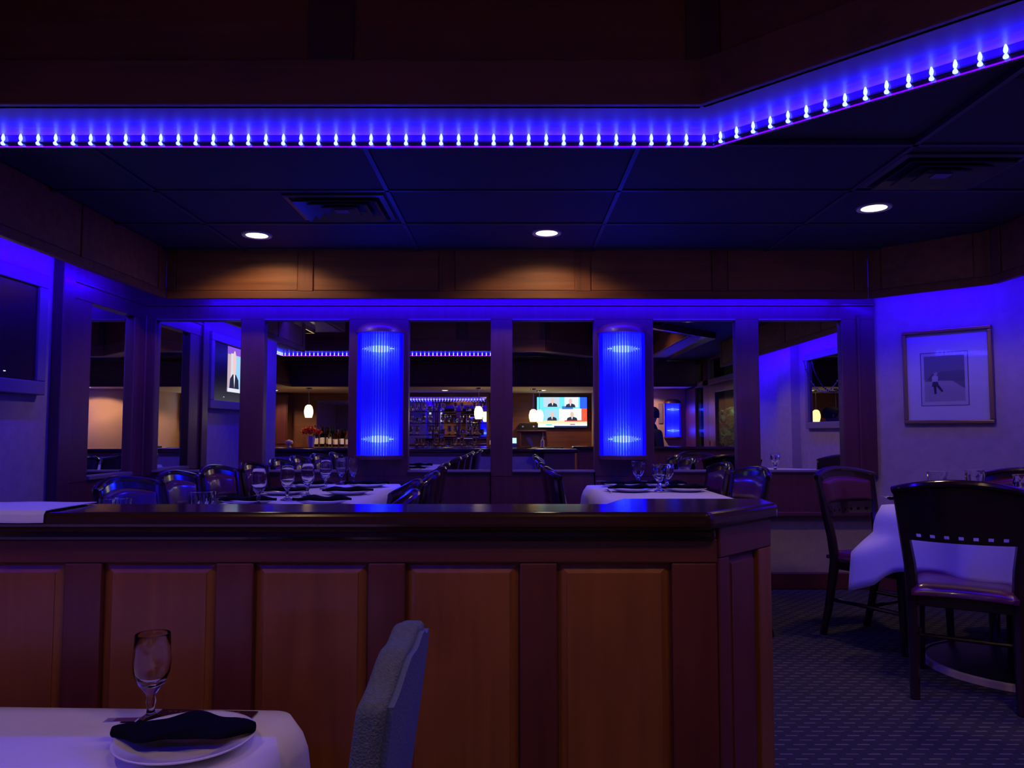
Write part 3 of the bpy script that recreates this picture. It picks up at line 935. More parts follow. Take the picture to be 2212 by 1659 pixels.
lit_rim_mat = plain('lit_rim_tone', (0.62, 0.50, 0.36), 0.4)  # paler than the base: light catching the rim is put into its colour
ZTAB = 0.735
# long table by the television wall
LT = (-1.11, 3.90)
table('long dining table beside the television wall', LT, 0, 0.33, 1.39, ZTAB, 0)
cloth('tablecloth', 'white cloth over the long table set for dinner', (*LT, ZTAB + 0.004), 0, 0.345, 1.405, 0.24, seed=1, wave=0.008, wl=0.3, flare=0.04)
# table below the second lamp
RT = (0.845, 4.63)
table('small dining table below the mirror wall lamp', RT, 0, 0.33, 0.55, ZTAB, 0)
cloth('tablecloth', 'white cloth over the small table below the wall lamp', (*RT, ZTAB + 0.004), 0, 0.345, 0.565, 0.24, seed=3, wave=0.008, wl=0.3, flare=0.04)
# table in the corner by the angled wall
CT = (2.36, 3.65); CR = math.atan2(-0.853, 0.522)
table('square pedestal table before the angled wall', CT, CR, 0.40, 0.40, ZTAB, 0, pedestal=0.40)
cloth('tablecloth', 'long white cloth over the square table before the angled wall', (*CT, ZTAB + 0.004), CR, 0.415, 0.415, 0.285, seed=9, wave=0.024, wl=0.27, flare=0.03, cornerdrop=0.56, step=0.115)
# table in front of the divider, on the lower level
ZN = ZL + 0.75
NT = (-1.20, 1.28); NR = math.radians(-2)
table('dining table in front of the panelled divider', NT, NR, 0.70, 0.42, ZN - 0.006, ZL)
cloth('tablecloth', 'white cloth over the table in front of the divider', (*NT, ZN), NR, 0.725, 0.435, 0.25, r=0.05, seed=5, wave=0.010, wl=0.34, flare=0.05)

# ------------------------------------------------------------------ dining chairs
HB = 0.885


def S_(u, z, off=0.0):
    k = min(1, max(0, (z - 0.43) / 0.45)); k = k * k * (3 - 2 * k)
    wd = 0.190 + 0.046 * k
    return (u * wd, -0.185 - 0.050 * (1 - u * u) - 0.16 * max(0, z - 0.45) + off, z)


def make_chair():
    r = empty('dining_chair')
    zt = lambda u: HB - 0.035 * u * u
    zb = 0.695
    br_ = MB().shell(lambda a, b: S_(2 * a - 1, zb + (zt(2 * a - 1) - zb) * b, 0.010), lambda a, b: S_(2 * a - 1, zb + (zt(2 * a - 1) - zb) * b, -0.010), 14, 6).build('backrest', 'chairwood', r, smooth=True)
    def pad(a, b, o):
        u = (2 * a - 1) * 0.91; zz = zb + 0.012 + (zt(u) - 0.035 - zb - 0.012) * b
        e = min(1, 8 * a, 8 * (1 - a), 6 * b, 6 * (1 - b))
        return S_(u, zz, 0.009 + (0.026 * math.sqrt(max(0, e)) if o else 0))
    MB().shell(lambda a, b: pad(a, b, 1), lambda a, b: pad(a, b, 0), 22, 14).build('back_cushion', 'vinyl', br_, smooth=True)
    MB().tube([Vector(S_(q, zt(q) + 0.004, -0.003)) for q in [-1.06 + 2.12 * i / 20 for i in range(21)]], [0.012] + [0.021] * 19 + [0.012], 10, ry=0.017).build('top_rail', 'chairwood', r, smooth=True)
    # lower rail, pierced by a row of small openings
    za, zc, zd, ze = 0.644, 0.660, 0.673, 0.698
    rail = MB()
    def band(u0, u1, z0, z1, nu):
        rail.shell(lambda a, b: S_(u0 + (u1 - u0) * a, z0 + (z1 - z0) * b, 0.010), lambda a, b: S_(u0 + (u1 - u0) * a, z0 + (z1 - z0) * b, -0.010), nu, 1)
    band(-1, 1, za, zc, 14); band(-1, 1, zd, ze, 14)
    k = 7; e = [-1] + [(-0.72 + 1.44 * i / (k - 1)) for i in range(k)] + [1]
    for i in range(k + 1):
        band(e[i] + (0.042 if i else 0), e[i + 1] - (0.042 if i < k else 0), zc, zd, 3)
    rail.build('pierced_rail', 'chairwood', r)
    for sgn in (-1, 1):
        pts = [Vector((sgn * 0.185, -0.275, 0.0)), Vector((sgn * 0.186, -0.235, 0.15)), Vector((sgn * 0.188, -0.205, 0.30)), Vector(S_(sgn, 0.42)), Vector(S_(sgn * .99, 0.54)), Vector(S_(sgn * .98, 0.66)), Vector(S_(sgn * .98, 0.85))]
        MB().tube(pts, [0.019, 0.021, 0.024, 0.026, 0.024, 0.022, 0.018], 8).build('leg', 'chairwood', r, smooth=True)
        MB().tube([Vector((sgn * 0.195, 0.205, 0.0)), Vector((sgn * 0.195, 0.20, 0.2)), Vector((sgn * 0.193, 0.195, 0.42))], [0.016, 0.020, 0.025], 8).build('leg', 'chairwood', r, smooth=True)
        MB().tube([Vector((sgn * 0.186, -0.225, 0.20)), Vector((sgn * 0.194, 0.20, 0.20))], 0.011, 8).build('stretcher', 'chairwood', r, smooth=True)
    MB().tube([Vector((-0.19, 0.0, 0.20)), Vector((0.19, 0.0, 0.20))], 0.010, 8).build('stretcher', 'chairwood', r, smooth=True)
    def seatp(a, b, top):
        u = 2 * a - 1; v = 2 * b - 1
        wx = 0.205 + 0.015 * v
        x = u * wx; y = 0.005 + v * 0.215 - 0.03 * u * u * (1 if v < 0 else -0.3) * (-v)
        e = min(1, 5 * (1 - abs(u)), 5 * (1 - abs(v)))
        return (x, y, 0.415 + (0.018 + 0.030 * math.sqrt(max(0, e)) if top else 0))
    MB().shell(lambda a, b: seatp(a, b, 1), lambda a, b: seatp(a, b, 0), 16, 16).build('seat', 'vinyl', r, smooth=True, angle=60)
    MB().box(-0.195, 0.195, -0.20, 0.212, 0.365, 0.416).build('seat_frame', 'chairwood', r, bevel=0.006)
    return r


proto = make_chair()
first = [True]


def chair(x, y, yaw, label, group=None):
    """yaw: direction the chair faces, degrees from +Y towards +X"""
    o = proto if first[0] else copy_tree(proto)
    first[0] = False
    o.location = (x, y, 0); o.rotation_euler = (0, 0, -math.radians(yaw))
    return tag(o, label, 'chair', group)


ga = 'burgundy chairs on the television side of the long table'
for i, (y, dx, dyaw) in enumerate(((3.40, .02, 4), (3.99, 0, -3), (4.57, -.02, 2), (5.14, 0, 0))):
    chair(-1.46 + dx, y, 90 + dyaw, ('fourth', 'third', 'second', 'first')[i] + ' burgundy chair from the mirrors on the television side of the long table', ga)
gb = 'chairs on the aisle side of the long table'
for i, (y, dx) in enumerate(((2.62, .06), (3.20, 0), (3.78, .02), (4.36, 0), (4.90, -.02))):
    chair(-0.70 + dx, y, -90 + (2 if i % 2 else -3), ('fifth', 'fourth', 'third', 'second', 'first')[i] + ' dark chair from the mirrors on the aisle side of the long table', gb)
gc = 'chairs round the small table below the lamp'
chair(0.50, 4.32, 90, 'dark chair on the aisle side of the small table, nearer the divider', gc)
chair(0.49, 4.90, 87, 'dark chair on the aisle side of the small table, nearer the mirrors', gc)
chair(1.10, 4.36, -96, 'burgundy chair facing the aisle at the small table, nearer the divider', gc)
chair(1.08, 4.99, -90, 'burgundy chair facing the aisle at the small table, nearer the mirrors', gc)
gd = 'chairs round the square table'
chair(1.965, 3.38, 32, 'black-backed chair with burgundy seat seen from behind at the square table', gd)
chair(1.99, 4.11, 150, 'burgundy chair facing the divider at the square table', gd)
chair(2.68, 3.98, 212, 'burgundy chair between the square table and the angled wall', gd)

# ------------------------------------------------------------------ blue upholstered chair before the divider
bc = empty('upholstered_chair', (-0.480, 1.44, ZL), math.radians(87.5))
tag(bc, 'blue-grey upholstered chair with tweed sides before the divider', 'chair')
def BK(a, b, off):
    u = 2 * a - 1
    top = 0.995 - 0.085 * abs(u) ** 2.2 + 0.006 * math.cos(u * 12)
    z = 0.40 + (top - 0.40) * b
    return (u * (0.195 - 0.008 * (1 - b)), -0.20 - 0.13 * (z - 0.40) + off - 0.012 * (1 - u * u), z)
bk = MB().shell(lambda a, b: BK(a, b, 0.026), lambda a, b: BK(a, b, -0.022), 28, 12).build('backrest', 'tweed', bc, smooth=True, bevel=0.012, seg=3, angle=50)
MB().shell(lambda a, b: BK(.045 + a * .91, .04 + b * .935, -0.020), lambda a, b: BK(.045 + a * .91, .04 + b * .935, -0.032), 28, 12).build('back_cover', 'bluefab', bk, smooth=True)
def SC(a, b, t):
    u, v = 2 * a - 1, 2 * b - 1
    e = min(1, 5 * (1 - abs(u)), 5 * (1 - abs(v)))
    return (u * 0.235, 0.02 + v * 0.23, 0.38 + ((0.05 + 0.05 * math.sqrt(max(0, e))) if t else 0))
MB().shell(lambda a, b: SC(a, b, 1), lambda a, b: SC(a, b, 0), 14, 14).build('seat', 'bluefab', bc, smooth=True, angle=60)
for sx_ in (-1, 1):
    for sy_, yy in ((1, 0.21), (-1, -0.19)):
        MB().tube([Vector((sx_ * 0.2, yy * (1.0 if sy_ > 0 else 1.2), 0)), Vector((sx_ * 0.2, yy, 0.39))], [0.014, 0.022], 8).build('leg', 'chairwood', bc, smooth=True)

# ------------------------------------------------------------------ place settings
def goblet_mesh(kind):
    if kind == 'tulip':
        pr = [(0.0, 0.0), (0.035, 0.0), (0.0355, 0.003), (0.020, 0.008), (0.0085, 0.016), (0.0075, 0.030), (0.0105, 0.040), (0.008, 0.050), (0.013, 0.060),
              (0.026, 0.076), (0.0355, 0.100), (0.0375, 0.122), (0.0355, 0.150), (0.0345, 0.176), (0.0335, 0.178), (0.0325, 0.176), (0.0335, 0.150), (0.0352, 0.122),
              (0.033, 0.101), (0.023, 0.083), (0.010, 0.074), (0.0, 0.073)]
        return MB().lathe(pr, 28), True
    if kind == 'cut':
        pr = [(0.0, 0.0), (0.036, 0.0), (0.036, 0.005), (0.018, 0.012), (0.012, 0.022), (0.017, 0.032), (0.012, 0.042), (0.016, 0.052), (0.031, 0.074), (0.042, 0.100), (0.045, 0.126),
              (0.0445, 0.150), (0.046, 0.160), (0.043, 0.161), (0.041, 0.150), (0.041, 0.126), (0.038, 0.102), (0.027, 0.080), (0.012, 0.066), (0.0, 0.064)]
        m = MB().lathe(pr, 14)
        nn = 14
        for i in range(4, 11):            # cut facets: every other column pressed in
            for k in range(0, nn, 2):
                x, y, z = m.v[i * nn + k]; m.v[i * nn + k] = (x * 0.90, y * 0.90, z)
        return m, False
    pr = [(0.0, 0.0), (0.043, 0.0), (0.048, 0.006), (0.051, 0.055), (0.052, 0.115), (0.0505, 0.116), (0.0485, 0.06), (0.045, 0.018), (0.0, 0.015)]
    m = MB().lathe(pr, 24)
    for k in range(0, 24, 2):
        x, y, z = m.v[3 * 24 + k]; m.v[3 * 24 + k] = (x * .95, y * .95, z)
    return m, False


gm = {}


def glass(kind, x, y, z, label, group, rz=0.0):
    if kind not in gm:
        m, sm = goblet_mesh(kind)
        o = m.build('x', 'glass', smooth=sm, angle=60); gm[kind] = o.data; bpy.data.objects.remove(o)
    o = bpy.data.objects.new({'tulip': 'water_goblet', 'cut': 'crystal_goblet', 'rocks': 'rocks_glass'}[kind], gm[kind])
    COL.objects.link(o); o.location = (x, y, z); o.rotation_euler = (0, 0, rz)
    return tag(o, label, 'glass', group)


plate_me = None; napkin_me = {}
def plate(x, y, z, label, group, s=1.0):
    global plate_me
    if plate_me is None:
        pr = [(0.0, 0.004), (0.070, 0.004), (0.082, 0.007), (0.092, 0.012), (0.122, 0.020), (0.127, 0.0225), (0.1285, 0.0215), (0.126, 0.018), (0.094, 0.008), (0.080, 0.001), (0.0, 0.0)]
        o = MB().lathe(pr, 56).build('x', 'china', smooth=True, angle=80); plate_me = o.data; bpy.data.objects.remove(o)
    o = bpy.data.objects.new('dinner_plate', plate_me); COL.objects.link(o)
    o.location = (x, y, z); o.scale = (s, s, s)
    return tag(o, label, 'plate', group)


def napkin(x, y, z, rz, label, group, L=0.285, seed=0, cutlery=True):
    """rolled black napkin, widest in the middle, with fork tines showing at one end"""
    r = empty('napkin_roll', (x, y, z), rz); tag(r, label, 'napkin', group)
    key = seed % 3
    if key not in napkin_me:
        rnd = random.Random(key)
        ph = rnd.uniform(0, 6)
        def f(a, b):
            t = 2 * a - 1
            wv = 0.046 * (1 - abs(t) ** 2.4) + 0.014 + 0.004 * math.sin(t * 11 + ph)
            q = 2 * math.pi * b
            hh = 0.011 * (1 - 0.35 * t * t) + 0.0025 * math.sin(t * 7 + ph * 2)
            return (t * 0.5, wv * math.cos(q) / 0.285 * 0.285 + 0.006 * math.sin(t * 3 + ph), hh + hh * math.sin(q) * (1 + 0.25 * math.sin(3 * q + t * 5)))
        m = MB(); na, nb = 30, 18
        vs = [f(i / na, j / nb) for i in range(na + 1) for j in range(nb)]
        fs = [(i * nb + j, i * nb + (j + 1) % nb, (i + 1) * nb + (j + 1) % nb, (i + 1) * nb + j) for i in range(na) for j in range(nb)]
        fs += [tuple(range(nb))[::-1], tuple(range(na * nb, (na + 1) * nb))]
        o = m.add(vs, fs).build('x', 'napkin', smooth=True, angle=70); napkin_me[key] = o.data; bpy.data.objects.remove(o)
    c = bpy.data.objects.new('cloth_roll', napkin_me[key]); COL.objects.link(c); c.parent = r; c.scale = (L, 1, 1)
    if cutlery:
        m = MB()
        m.box(-L / 2 - 0.012, -L / 2 + 0.03, 0.012, 0.032, 0.016, 0.019)
        for k in range(4):
            m.box(-L / 2 - 0.030, -L / 2 - 0.011, 0.012 + k * 0.0058, 0.0148 + k * 0.0058, 0.016, 0.0185)
        m.build('fork_end', 'metal', r)
    return r


zt_ = ZTAB + 0.0075
gp = 'plates on the long table'; gn = 'napkin rolls on the long table'; gg = 'goblets on the long table'
ordn = ('first', 'second', 'third', 'fourth')
for i, y in enumerate((5.00, 4.42, 3.82, 3.2)):
    for X0, side in ((-0.935, 'aisle'), (-1.30, 'television')):
        plate(X0, y, zt_, f'white plate on the {side} side of the long table, {ordn[i]} from the mirrors', gp)
        napkin(X0, y - 0.01, zt_ + 0.019, math.radians(4 if side == 'aisle' else -5), f'black napkin roll on the {side} side of the long table, {ordn[i]} from the mirrors', gn, seed=i + (side == 'aisle'))
for i, (px, py) in enumerate(((763, 1040), (737, 1043), (703, 1056), (664, 1072), (620, 1080), (558, 1093))):
    p = on(px, py, zt_)
    y = min(p.y, 5.22); xx = at(px, py, y).x
    glass('tulip', xx, y, zt_, f'clear stemmed goblet on the long table, {("first","second","third","fourth","fifth","sixth")[i]} from the mirrors', gg)
p = on(435, 1131, zt_); glass('rocks', at(435, 1080, 2.95).x, 2.95, zt_, 'short cut rocks glass on the long table nearer the goblets', 'rocks glasses on the long table').scale = (1, 1, 1.12)
glass('rocks', at(223, 1090, 2.58).x, 2.66, zt_, 'short rocks glass at the divider end of the long table', 'rocks glasses on the long table').scale = (1, 1, 1.12)

gp2 = 'plates on the small table'
for xx, yy, d in ((0.715, 4.62, 'aisle side, nearer the divider'), (1.04, 4.64, 'corner side, nearer the divider'), (0.72, 5.02, 'aisle side, nearer the mirrors'), (0.99, 5.02, 'corner side, nearer the mirrors')):
    plate(xx, yy, zt_, 'white plate on the small table, ' + d, gp2)
    napkin(xx, yy - .01, zt_ + 0.019, math.radians(random.uniform(-6, 6)), 'black napkin roll on the small table, ' + d, 'napkin rolls on the small table', seed=int(xx * 100))
for px, py, k in ((1379, 1049, 'tall crystal goblet standing alone on the small table'), (1425, 1062, 'crystal goblet between the plates on the small table'), (1441, 1057, 'crystal goblet just behind another on the small table')):
    p = on(px, py, zt_); y = min(p.y, 5.1)
    glass('cut', at(px, py, y).x, y, zt_, k, 'crystal goblets on the small table', rz=random.random())
fk = empty('fork', (0.575, 4.60, zt_), math.radians(92)); tag(fk, 'steel fork beside the plate on the small table', 'fork')
m = MB().tube([Vector((-0.09, 0, 0.004)), Vector((0.03, 0, 0.005)), Vector((0.05, 0, 0.007))], [0.005, 0.003, 0.004], 6); m.build('handle', 'metal', fk, smooth=True)
m = MB().box(0.048, 0.062, -0.011, 0.011, 0.005, 0.008)
for k in range(4): m.box(0.060, 0.092, -0.011 + k * 0.0063, -0.008 + k * 0.0063, 0.005, 0.0075)
m.build('tines', 'metal', fk)

# square table
for px, py, k in ((2020, 1100, 'crystal goblet on the square table nearest the mirror wall'), (2097, 1092, 'crystal goblet on the square table before the burgundy chair'), (2198, 1103, 'crystal goblet on the square table beside a plate')):
    pass
for xx, yy, k in ((2.09, 3.80, 'crystal goblet on the square table nearest the mirror wall'), (2.365, 3.95, 'crystal goblet on the square table before the burgundy chair'), (2.33, 3.52, 'crystal goblet on the square table beside a plate')):
    glass('cut', xx, yy, zt_, k, 'crystal goblets on the square table', rz=xx)
for xx, yy, k in ((2.015, 3.90, 'near the mirror wall'), (2.25, 3.36, 'near the aisle')):
    plate(xx, yy, zt_, 'white plate on the square table ' + k, 'plates on the square table')
    napkin(xx, yy, zt_ + 0.019, math.radians(20), 'black napkin roll on the square table ' + k, 'napkin rolls on the square table', seed=int(yy * 10))

# lower table
zn_ = ZN + 0.0035
pp = on(401, 1600, zn_ + 0.015)
menu = MB()
a, b, c_, d_ = on(352, 1534, zn_), on(558, 1539, zn_), on(536, 1556, zn_), on(320, 1580, zn_)
menu = empty('menu_card', (0, 0, 0)); tag(menu, 'dark red menu card under the plate before the divider', 'menu')
u_ = (b - a).normalized(); v_ = Vector((u_.y, -u_.x, 0))
MB().obox(a, u_, v_, Z, 0, (b - a).length, 0, 0.085, 0.0005, 0.003).build('cover', 'menu', menu, bevel=0.0006, seg=1)
goldp = plain('gilt_print', (0.30, 0.10, 0.05), 0.4)
for k in range(5):
    MB().obox(a, u_, v_, Z, 0.02 + k * 0.012, 0.026 + k * 0.012, 0.01, 0.016, 0.003, 0.0034).build('gilt_mark', goldp, menu)
    MB().obox(a, u_, v_, Z, (b - a).length - 0.09 + k * 0.012, (b - a).length - 0.084 + k * 0.012, 0.008, 0.014, 0.003, 0.0034).build('gilt_mark', goldp, menu)
plate(pp.x, pp.y, zn_ + 0.004, 'white dinner plate on the table before the divider', 'plate before the divider', s=0.99)
napkin(pp.x - 0.006, pp.y + 0.012, zn_ + 0.024, math.radians(2), 'black napkin roll across the plate before the divider', None, L=0.262, seed=4)
gp_ = on(325, 1558, zn_)
glass('tulip', gp_.x, gp_.y, zn_, 'clear stemmed water goblet beside the plate before the divider', None)

# ------------------------------------------------------------------ framed print on the angled wall
t0, t1 = 0.215, 0.755
fz0, fz1 = 1.150, 1.785
pic = empty('framed_print', (0, 0, 0)); tag(pic, 'gilt framed print with wide pale mat on the angled wall', 'picture')
o_ = o45 + d45 * t0; W_, H_ = t1 - t0, fz1 - fz0
def frame(parent, o, u, n, W, H, z0, fw, th, mat, back=None):
    for a, b, c, d in ((0, W, 0, fw), (0, W, H - fw, H), (0, fw, fw, H - fw), (W - fw, W, fw, H - fw)):
        MB().obox(o + Z * z0, u, Z, n, a, b, c, d, 0.0, th).build('frame_bar', mat, parent, bevel=0.006, seg=3)
frame(pic, o_, d45, n45, W_, H_, fz0, 0.026, 0.03, 'gold')
MB().obox(o_ + Z * fz0, d45, Z, n45, 0.02, W_ - 0.02, 0.02, H_ - 0.02, 0.004, 0.010).build('mat_board', 'mat', pic)
cxp, cyp = W_ * 0.47, H_ * 0.48
sh = [(rect(cxp - .145, cyp - .185, cxp + .145, cyp + .175), (0.10, 0.07, 0.13)), (rect(cxp - .140, cyp - .180, cxp + .140, cyp + .170), (0.62, 0.60, 0.62)),
      (rect(cxp - .122, cyp - .155, cxp + .122, cyp + .150), (0.40, 0.38, 0.42)), (rect(cxp - .122, cyp - .01, cxp + .122, cyp + .150), (0.20, 0.19, 0.25)),
      ([(cxp - .122, cyp - .02), (cxp - .02, cyp + .045), (cxp + .122, cyp + .05), (cxp + .122, cyp - .07), (cxp + .04, cyp - .02)], (0.14, 0.14, 0.18)),
      ([(cxp - .122, cyp - .155), (cxp + .122, cyp - .155), (cxp + .122, cyp - .075), (cxp + .05, cyp - .02), (cxp - .03, cyp - .015), (cxp - .122, cyp - .08)], (0.42, 0.38, 0.40))]
fx, fy = cxp - .062, cyp - .105
dk = (0.03, 0.03, 0.06)
sh += [([(fx, fy), (fx + .014, fy), (fx + .012, fy + .055), (fx - .004, fy + .055)], dk), ([(fx + .012, fy + .055), (fx + .045, fy + .012), (fx + .056, fy + .018), (fx + .028, fy + .062)], dk),
       ([(fx - .014, fy + .05), (fx + .030, fy + .05), (fx + .022, fy + .085), (fx - .008, fy + .085)], dk),
       ([(fx - .012, fy + .083), (fx + .024, fy + .083), (fx + .026, fy + .118), (fx + .006, fy + .128), (fx - .012, fy + .115)], (0.55, 0.52, 0.56)),
       (oval(fx + .014, fy + .136, .009, .011), (0.45, 0.38, 0.36)),
       ([(fx + .02, fy + .112), (fx + .026, fy + .106), (fx + .002, fy + .142), (fx - .004, fy + .138)], (0.5, 0.46, 0.5)),
       ([(fx - .004, fy + .138), (fx - .001, fy + .136), (fx - .030, fy + .10), (fx - .033, fy + .103)], dk)]
paint('print', sh, o_ + Z * fz0 + n45 * 0.0105, d45, Z, n45, 'print', pic)
MB().obox(o_ + Z * fz0, d45, Z, n45, 0.022, W_ - 0.022, 0.022, H_ - 0.022, 0.018, 0.019).build('glazing', 'picglass', pic)

# ------------------------------------------------------------------ framed television on the left wall
tv = empty('framed_television', (0, 0, 0)); tag(tv, 'flat television in a deep wooden frame on the plaster wall', 'television')
ty0, ty1, tz0, tz1 = 3.00, 4.27, 1.30, 1.97
oT = Vector((XL, ty1, 0)); uT = Vector((0, -1, 0)); nT = Vector((1, 0, 0))
frame(tv, oT, uT, nT, ty1 - ty0, tz1 - tz0, tz0, 0.075, 0.045, 'greyframe')
MB().obox(oT + Z * tz0, uT, Z, nT, 0.075, ty1 - ty0 - 0.075, 0.075, tz1 - tz0 - 0.075, 0.0, 0.030).build('television_case', plain('glossy_case', (0.035, 0.008, 0.014), 0.2), tv)
sc0 = 0.41; scw, sch = 0.70, 0.42
sh = [(rect(0, 0, scw, sch), (0.42, 0.40, 0.50)), (rect(0, 0, 0.16, sch), (0.50, 0.38, 0.46)), (rect(0.0, sch - .07, scw, sch), (0.22, 0.08, 0.65)), (rect(0.19, 0, scw, sch * .82), (0.28, 0.55, 0.80)), (rect(0.08, 0, .19, sch * .86), (0.62, 0.60, 0.66))]
sh += bust(0.17, 0.0, 0.26, 0.40, (0.02, 0.02, 0.06), (0.72, 0.50, 0.52)) + bust(0.52, 0.0, 0.26, 0.36, (0.05, 0.03, 0.06), (0.6, 0.42, 0.4))
sh += [(rect(0, 0, scw, 0.035), (0.65, 0.68, 0.8))]
paint('screen', sh, oT + Z * (tz0 + 0.165) + nT * 0.0305 + uT * sc0, uT, Z, nT, 'screen', tv)
MB().lathe([(0, 0), (0.006, 0.0), (0.006, 0.003), (0, 0.003)], 10, (0, 0, 0)).build('power_light', emitter('power_led', (0.6, 0.6, 1), 3), tv).location = oT + Z * (tz0 + 0.11) + nT * 0.030 + uT * 0.33

# ------------------------------------------------------------------ bar (behind the camera, seen in the mirrors)
bar = empty('bar_counter', (0, 0, 0)); tag(bar, 'long dark bar counter with a polished top', 'bar counter')
MB().box(-4.6, 0.92, -3.30, -2.86, 0.775, 0.815).build('counter_top', 'cap', bar, bevel=0.012)
MB().box(-4.5, 0.86, -3.22, -2.95, ZL, 0.775).build('counter_body', 'bar', bar)
for k in range(8):
    MB().box(-4.45 + k * .665, -4.45 + k * .665 + .62, -2.95, -2.93, ZL + .1, 0.60).build('front_panel', 'wall', bar, bevel=0.004)
bar2 = empty('service_cabinet', (0, 0, 0)); tag(bar2, 'dark service cabinet beside the end of the bar', 'cabinet')
MB().box(1.18, 1.72, -3.3, -2.9, 0.80, 0.84).build('top', 'cap', bar2, bevel=0.01)
MB().box(1.24, 1.66, -3.25, -2.95, ZL, 0.80).build('body', 'bar', bar2)
MB().box(1.27, 1.63, -2.95, -2.935, ZL + .08, 0.76).build('door', 'post', bar2, bevel=0.004)

bk_ = empty('back_bar', (0, 0, 0)); tag(bk_, 'back bar shelving with glass shelves lit blue', 'shelving')
MB().box(-5.3, 0.5, -5.09, -4.55, 0.74, 0.79).build('back_counter', 'cap', bk_, bevel=0.01)
MB().box(-5.25, 0.45, -5.05, -4.62, ZL, 0.74).build('base_cabinet', 'bar', bk_)
MB().box(-2.20, -0.52, -5.095, -5.06, 0.79, 1.87).build('shelf_back', 'mirror', bk_)
for xx in (-2.24, -0.52):
    MB().box(xx, xx + 0.05, -5.09, -4.78, 0.79, 1.89).build('upright', 'bar', bk_)
for zz in (1.02, 1.26, 1.50):
    MB().box(-2.19, -0.52, -5.06, -4.80, zz, zz + 0.012).build('glass_shelf', 'glass', bk_)
MB().box(-2.24, -0.47, -5.09, -4.76, 1.80, 1.89).build('canopy', 'bar', bk_)
strip_light('shelf_glow', (-2.15, -4.83, 1.78), (-0.56, -4.83, 1.78), (0, -0.3, -1), 34, 0.02, (0.22, 0.10, 1.0), bk_)
rl = empty('rope_light', (0, 0, 0)); tag(rl, 'row of small blue bulbs over the back bar shelves', 'rope light')
MB().tube([Vector((-2.15, -4.76, 1.745)), Vector((-0.56, -4.76, 1.745))], 0.005, 6).build('cord', 'ledcord', rl)
for k in range(27):
    o = bpy.data.objects.new('bulb', bulb_me); COL.objects.link(o); o.parent = rl; o.location = (-2.12 + k * 0.059, -4.755, 1.74)
small = None
lab = {0: 'lowest', 1: 'second', 2: 'upper', 3: 'top'}
for li, zz in enumerate((0.79, 1.032, 1.272, 1.512)):
    for k in range(12):
        if (li * 5 + k * 3) % 11 == 0: continue
        knd = 'tulip' if (k + li) % 3 else 'rocks'
        o = glass(knd, -2.10 + k * 0.133 + random.uniform(-.01, .01), -4.93 + random.uniform(-.04, .05), zz, ('clear stemmed goblet' if knd == 'tulip' else 'short rocks glass') + f' on the {lab[li]} shelf of the back bar', f'glasses on the {lab[li]} back bar shelf')
bmir = MB().box(-4.05, -3.30, -5.095, -5.07, 0.86, 1.74).build('bar_mirror', 'mirror'); tag(bmir, 'plain mirror behind the bottles on the back bar', 'mirror')
cabt = empty('tall_cabinet', (0, 0, 0)); tag(cabt, 'tall dark cabinet at the far end of the back bar', 'cabinet')
MB().box(-5.0, -4.55, -5.09, -4.7, 0.79, 1.85).build('body', 'bar', cabt)
for q in (0, 1): MB().box(-4.98 + q * .215, -4.79 + q * .215, -4.70, -4.685, 0.85, 1.80).build('door', 'post', cabt, bevel=0.004)

btl = {}
def bottle(x, y, z, h, col, label, group, r=0.036):
    key = (round(h, 2), col)
    m = glassy('bottle_glass', col, 0.02, 1.45)
    b = empty('bottle', (x, y, z)); tag(b, label, 'bottle', group)
    MB().lathe([(0, 0), (r, 0), (r, h * .58), (r * .8, h * .68), (r * .36, h * .78), (r * .34, h * .94), (0, h * .94)], 14).build('body', m, b, smooth=True)
    MB().lathe([(r * 1.02, h * .14), (r * 1.02, h * .44)], 14).build('paper_label', 'paper', b, smooth=True)
    MB().lathe([(0, h * .93), (r * .42, h * .93), (r * .42, h), (0, h)], 12).build('stopper', 'black', b, smooth=True)
cols = [((0.9, 0.9, 0.95), 'clear'), ((0.12, 0.35, 0.12), 'green'), ((0.6, 0.3, 0.08), 'amber'), ((0.35, 0.3, 0.6), 'violet')]
for k in range(11):
    c, nm = cols[(k * 3 + k // 4) % 4]
    bottle(-4.02 + k * 0.066 + random.uniform(-.008, .008), -4.78 + (0.09 if k % 2 else -.06), 0.79, random.uniform(.34, .44), c, f'{nm} liquor bottle standing on the back bar counter', 'liquor bottles before the bar mirror')
for k in range(4):
    bottle(-0.42 + k * 0.08, -4.8, 0.79, random.uniform(.28, .36), cols[k % 4][0], f'{cols[k % 4][1]} bottle beside the blue shelves', 'bottles beside the blue shelves')

fv = empty('flower_vase', (at(669, 968, 13.85).x, -3.05, 0.815)); tag(fv, 'white vase of orange red flowers on the bar counter', 'vase')
MB().lathe([(0, 0), (0.045, 0), (0.06, 0.10), (0.075, 0.20), (0.070, 0.20), (0.05, 0.03), (0, 0.03)], 20).build('vase', 'china', fv, smooth=True)
m = MB(); rnd = random.Random(3)
for k in range(240):
    th = rnd.uniform(0, 6.28); ph = math.acos(rnd.uniform(-0.1, 1)); R_ = rnd.uniform(.55, 1)
    c = Vector((0.20 * R_ * math.sin(ph) * math.cos(th), 0.17 * R_ * math.sin(ph) * math.sin(th), 0.255 + 0.11 * R_ * math.cos(ph)))
    a = Vector((rnd.uniform(-1, 1), rnd.uniform(-1, 1), rnd.uniform(-1, 1))).normalized() * 0.032; b = a.cross(Vector((rnd.uniform(-1, 1), rnd.uniform(-1, 1), rnd.uniform(-1, 1)))).normalized() * 0.016
    m.add([c - a, c + b, c + a, c - b], [(0, 1, 2, 3)])
pt = m.build('petals', 'petal', fv); pt['kind'] = 'stuff'
m = MB()
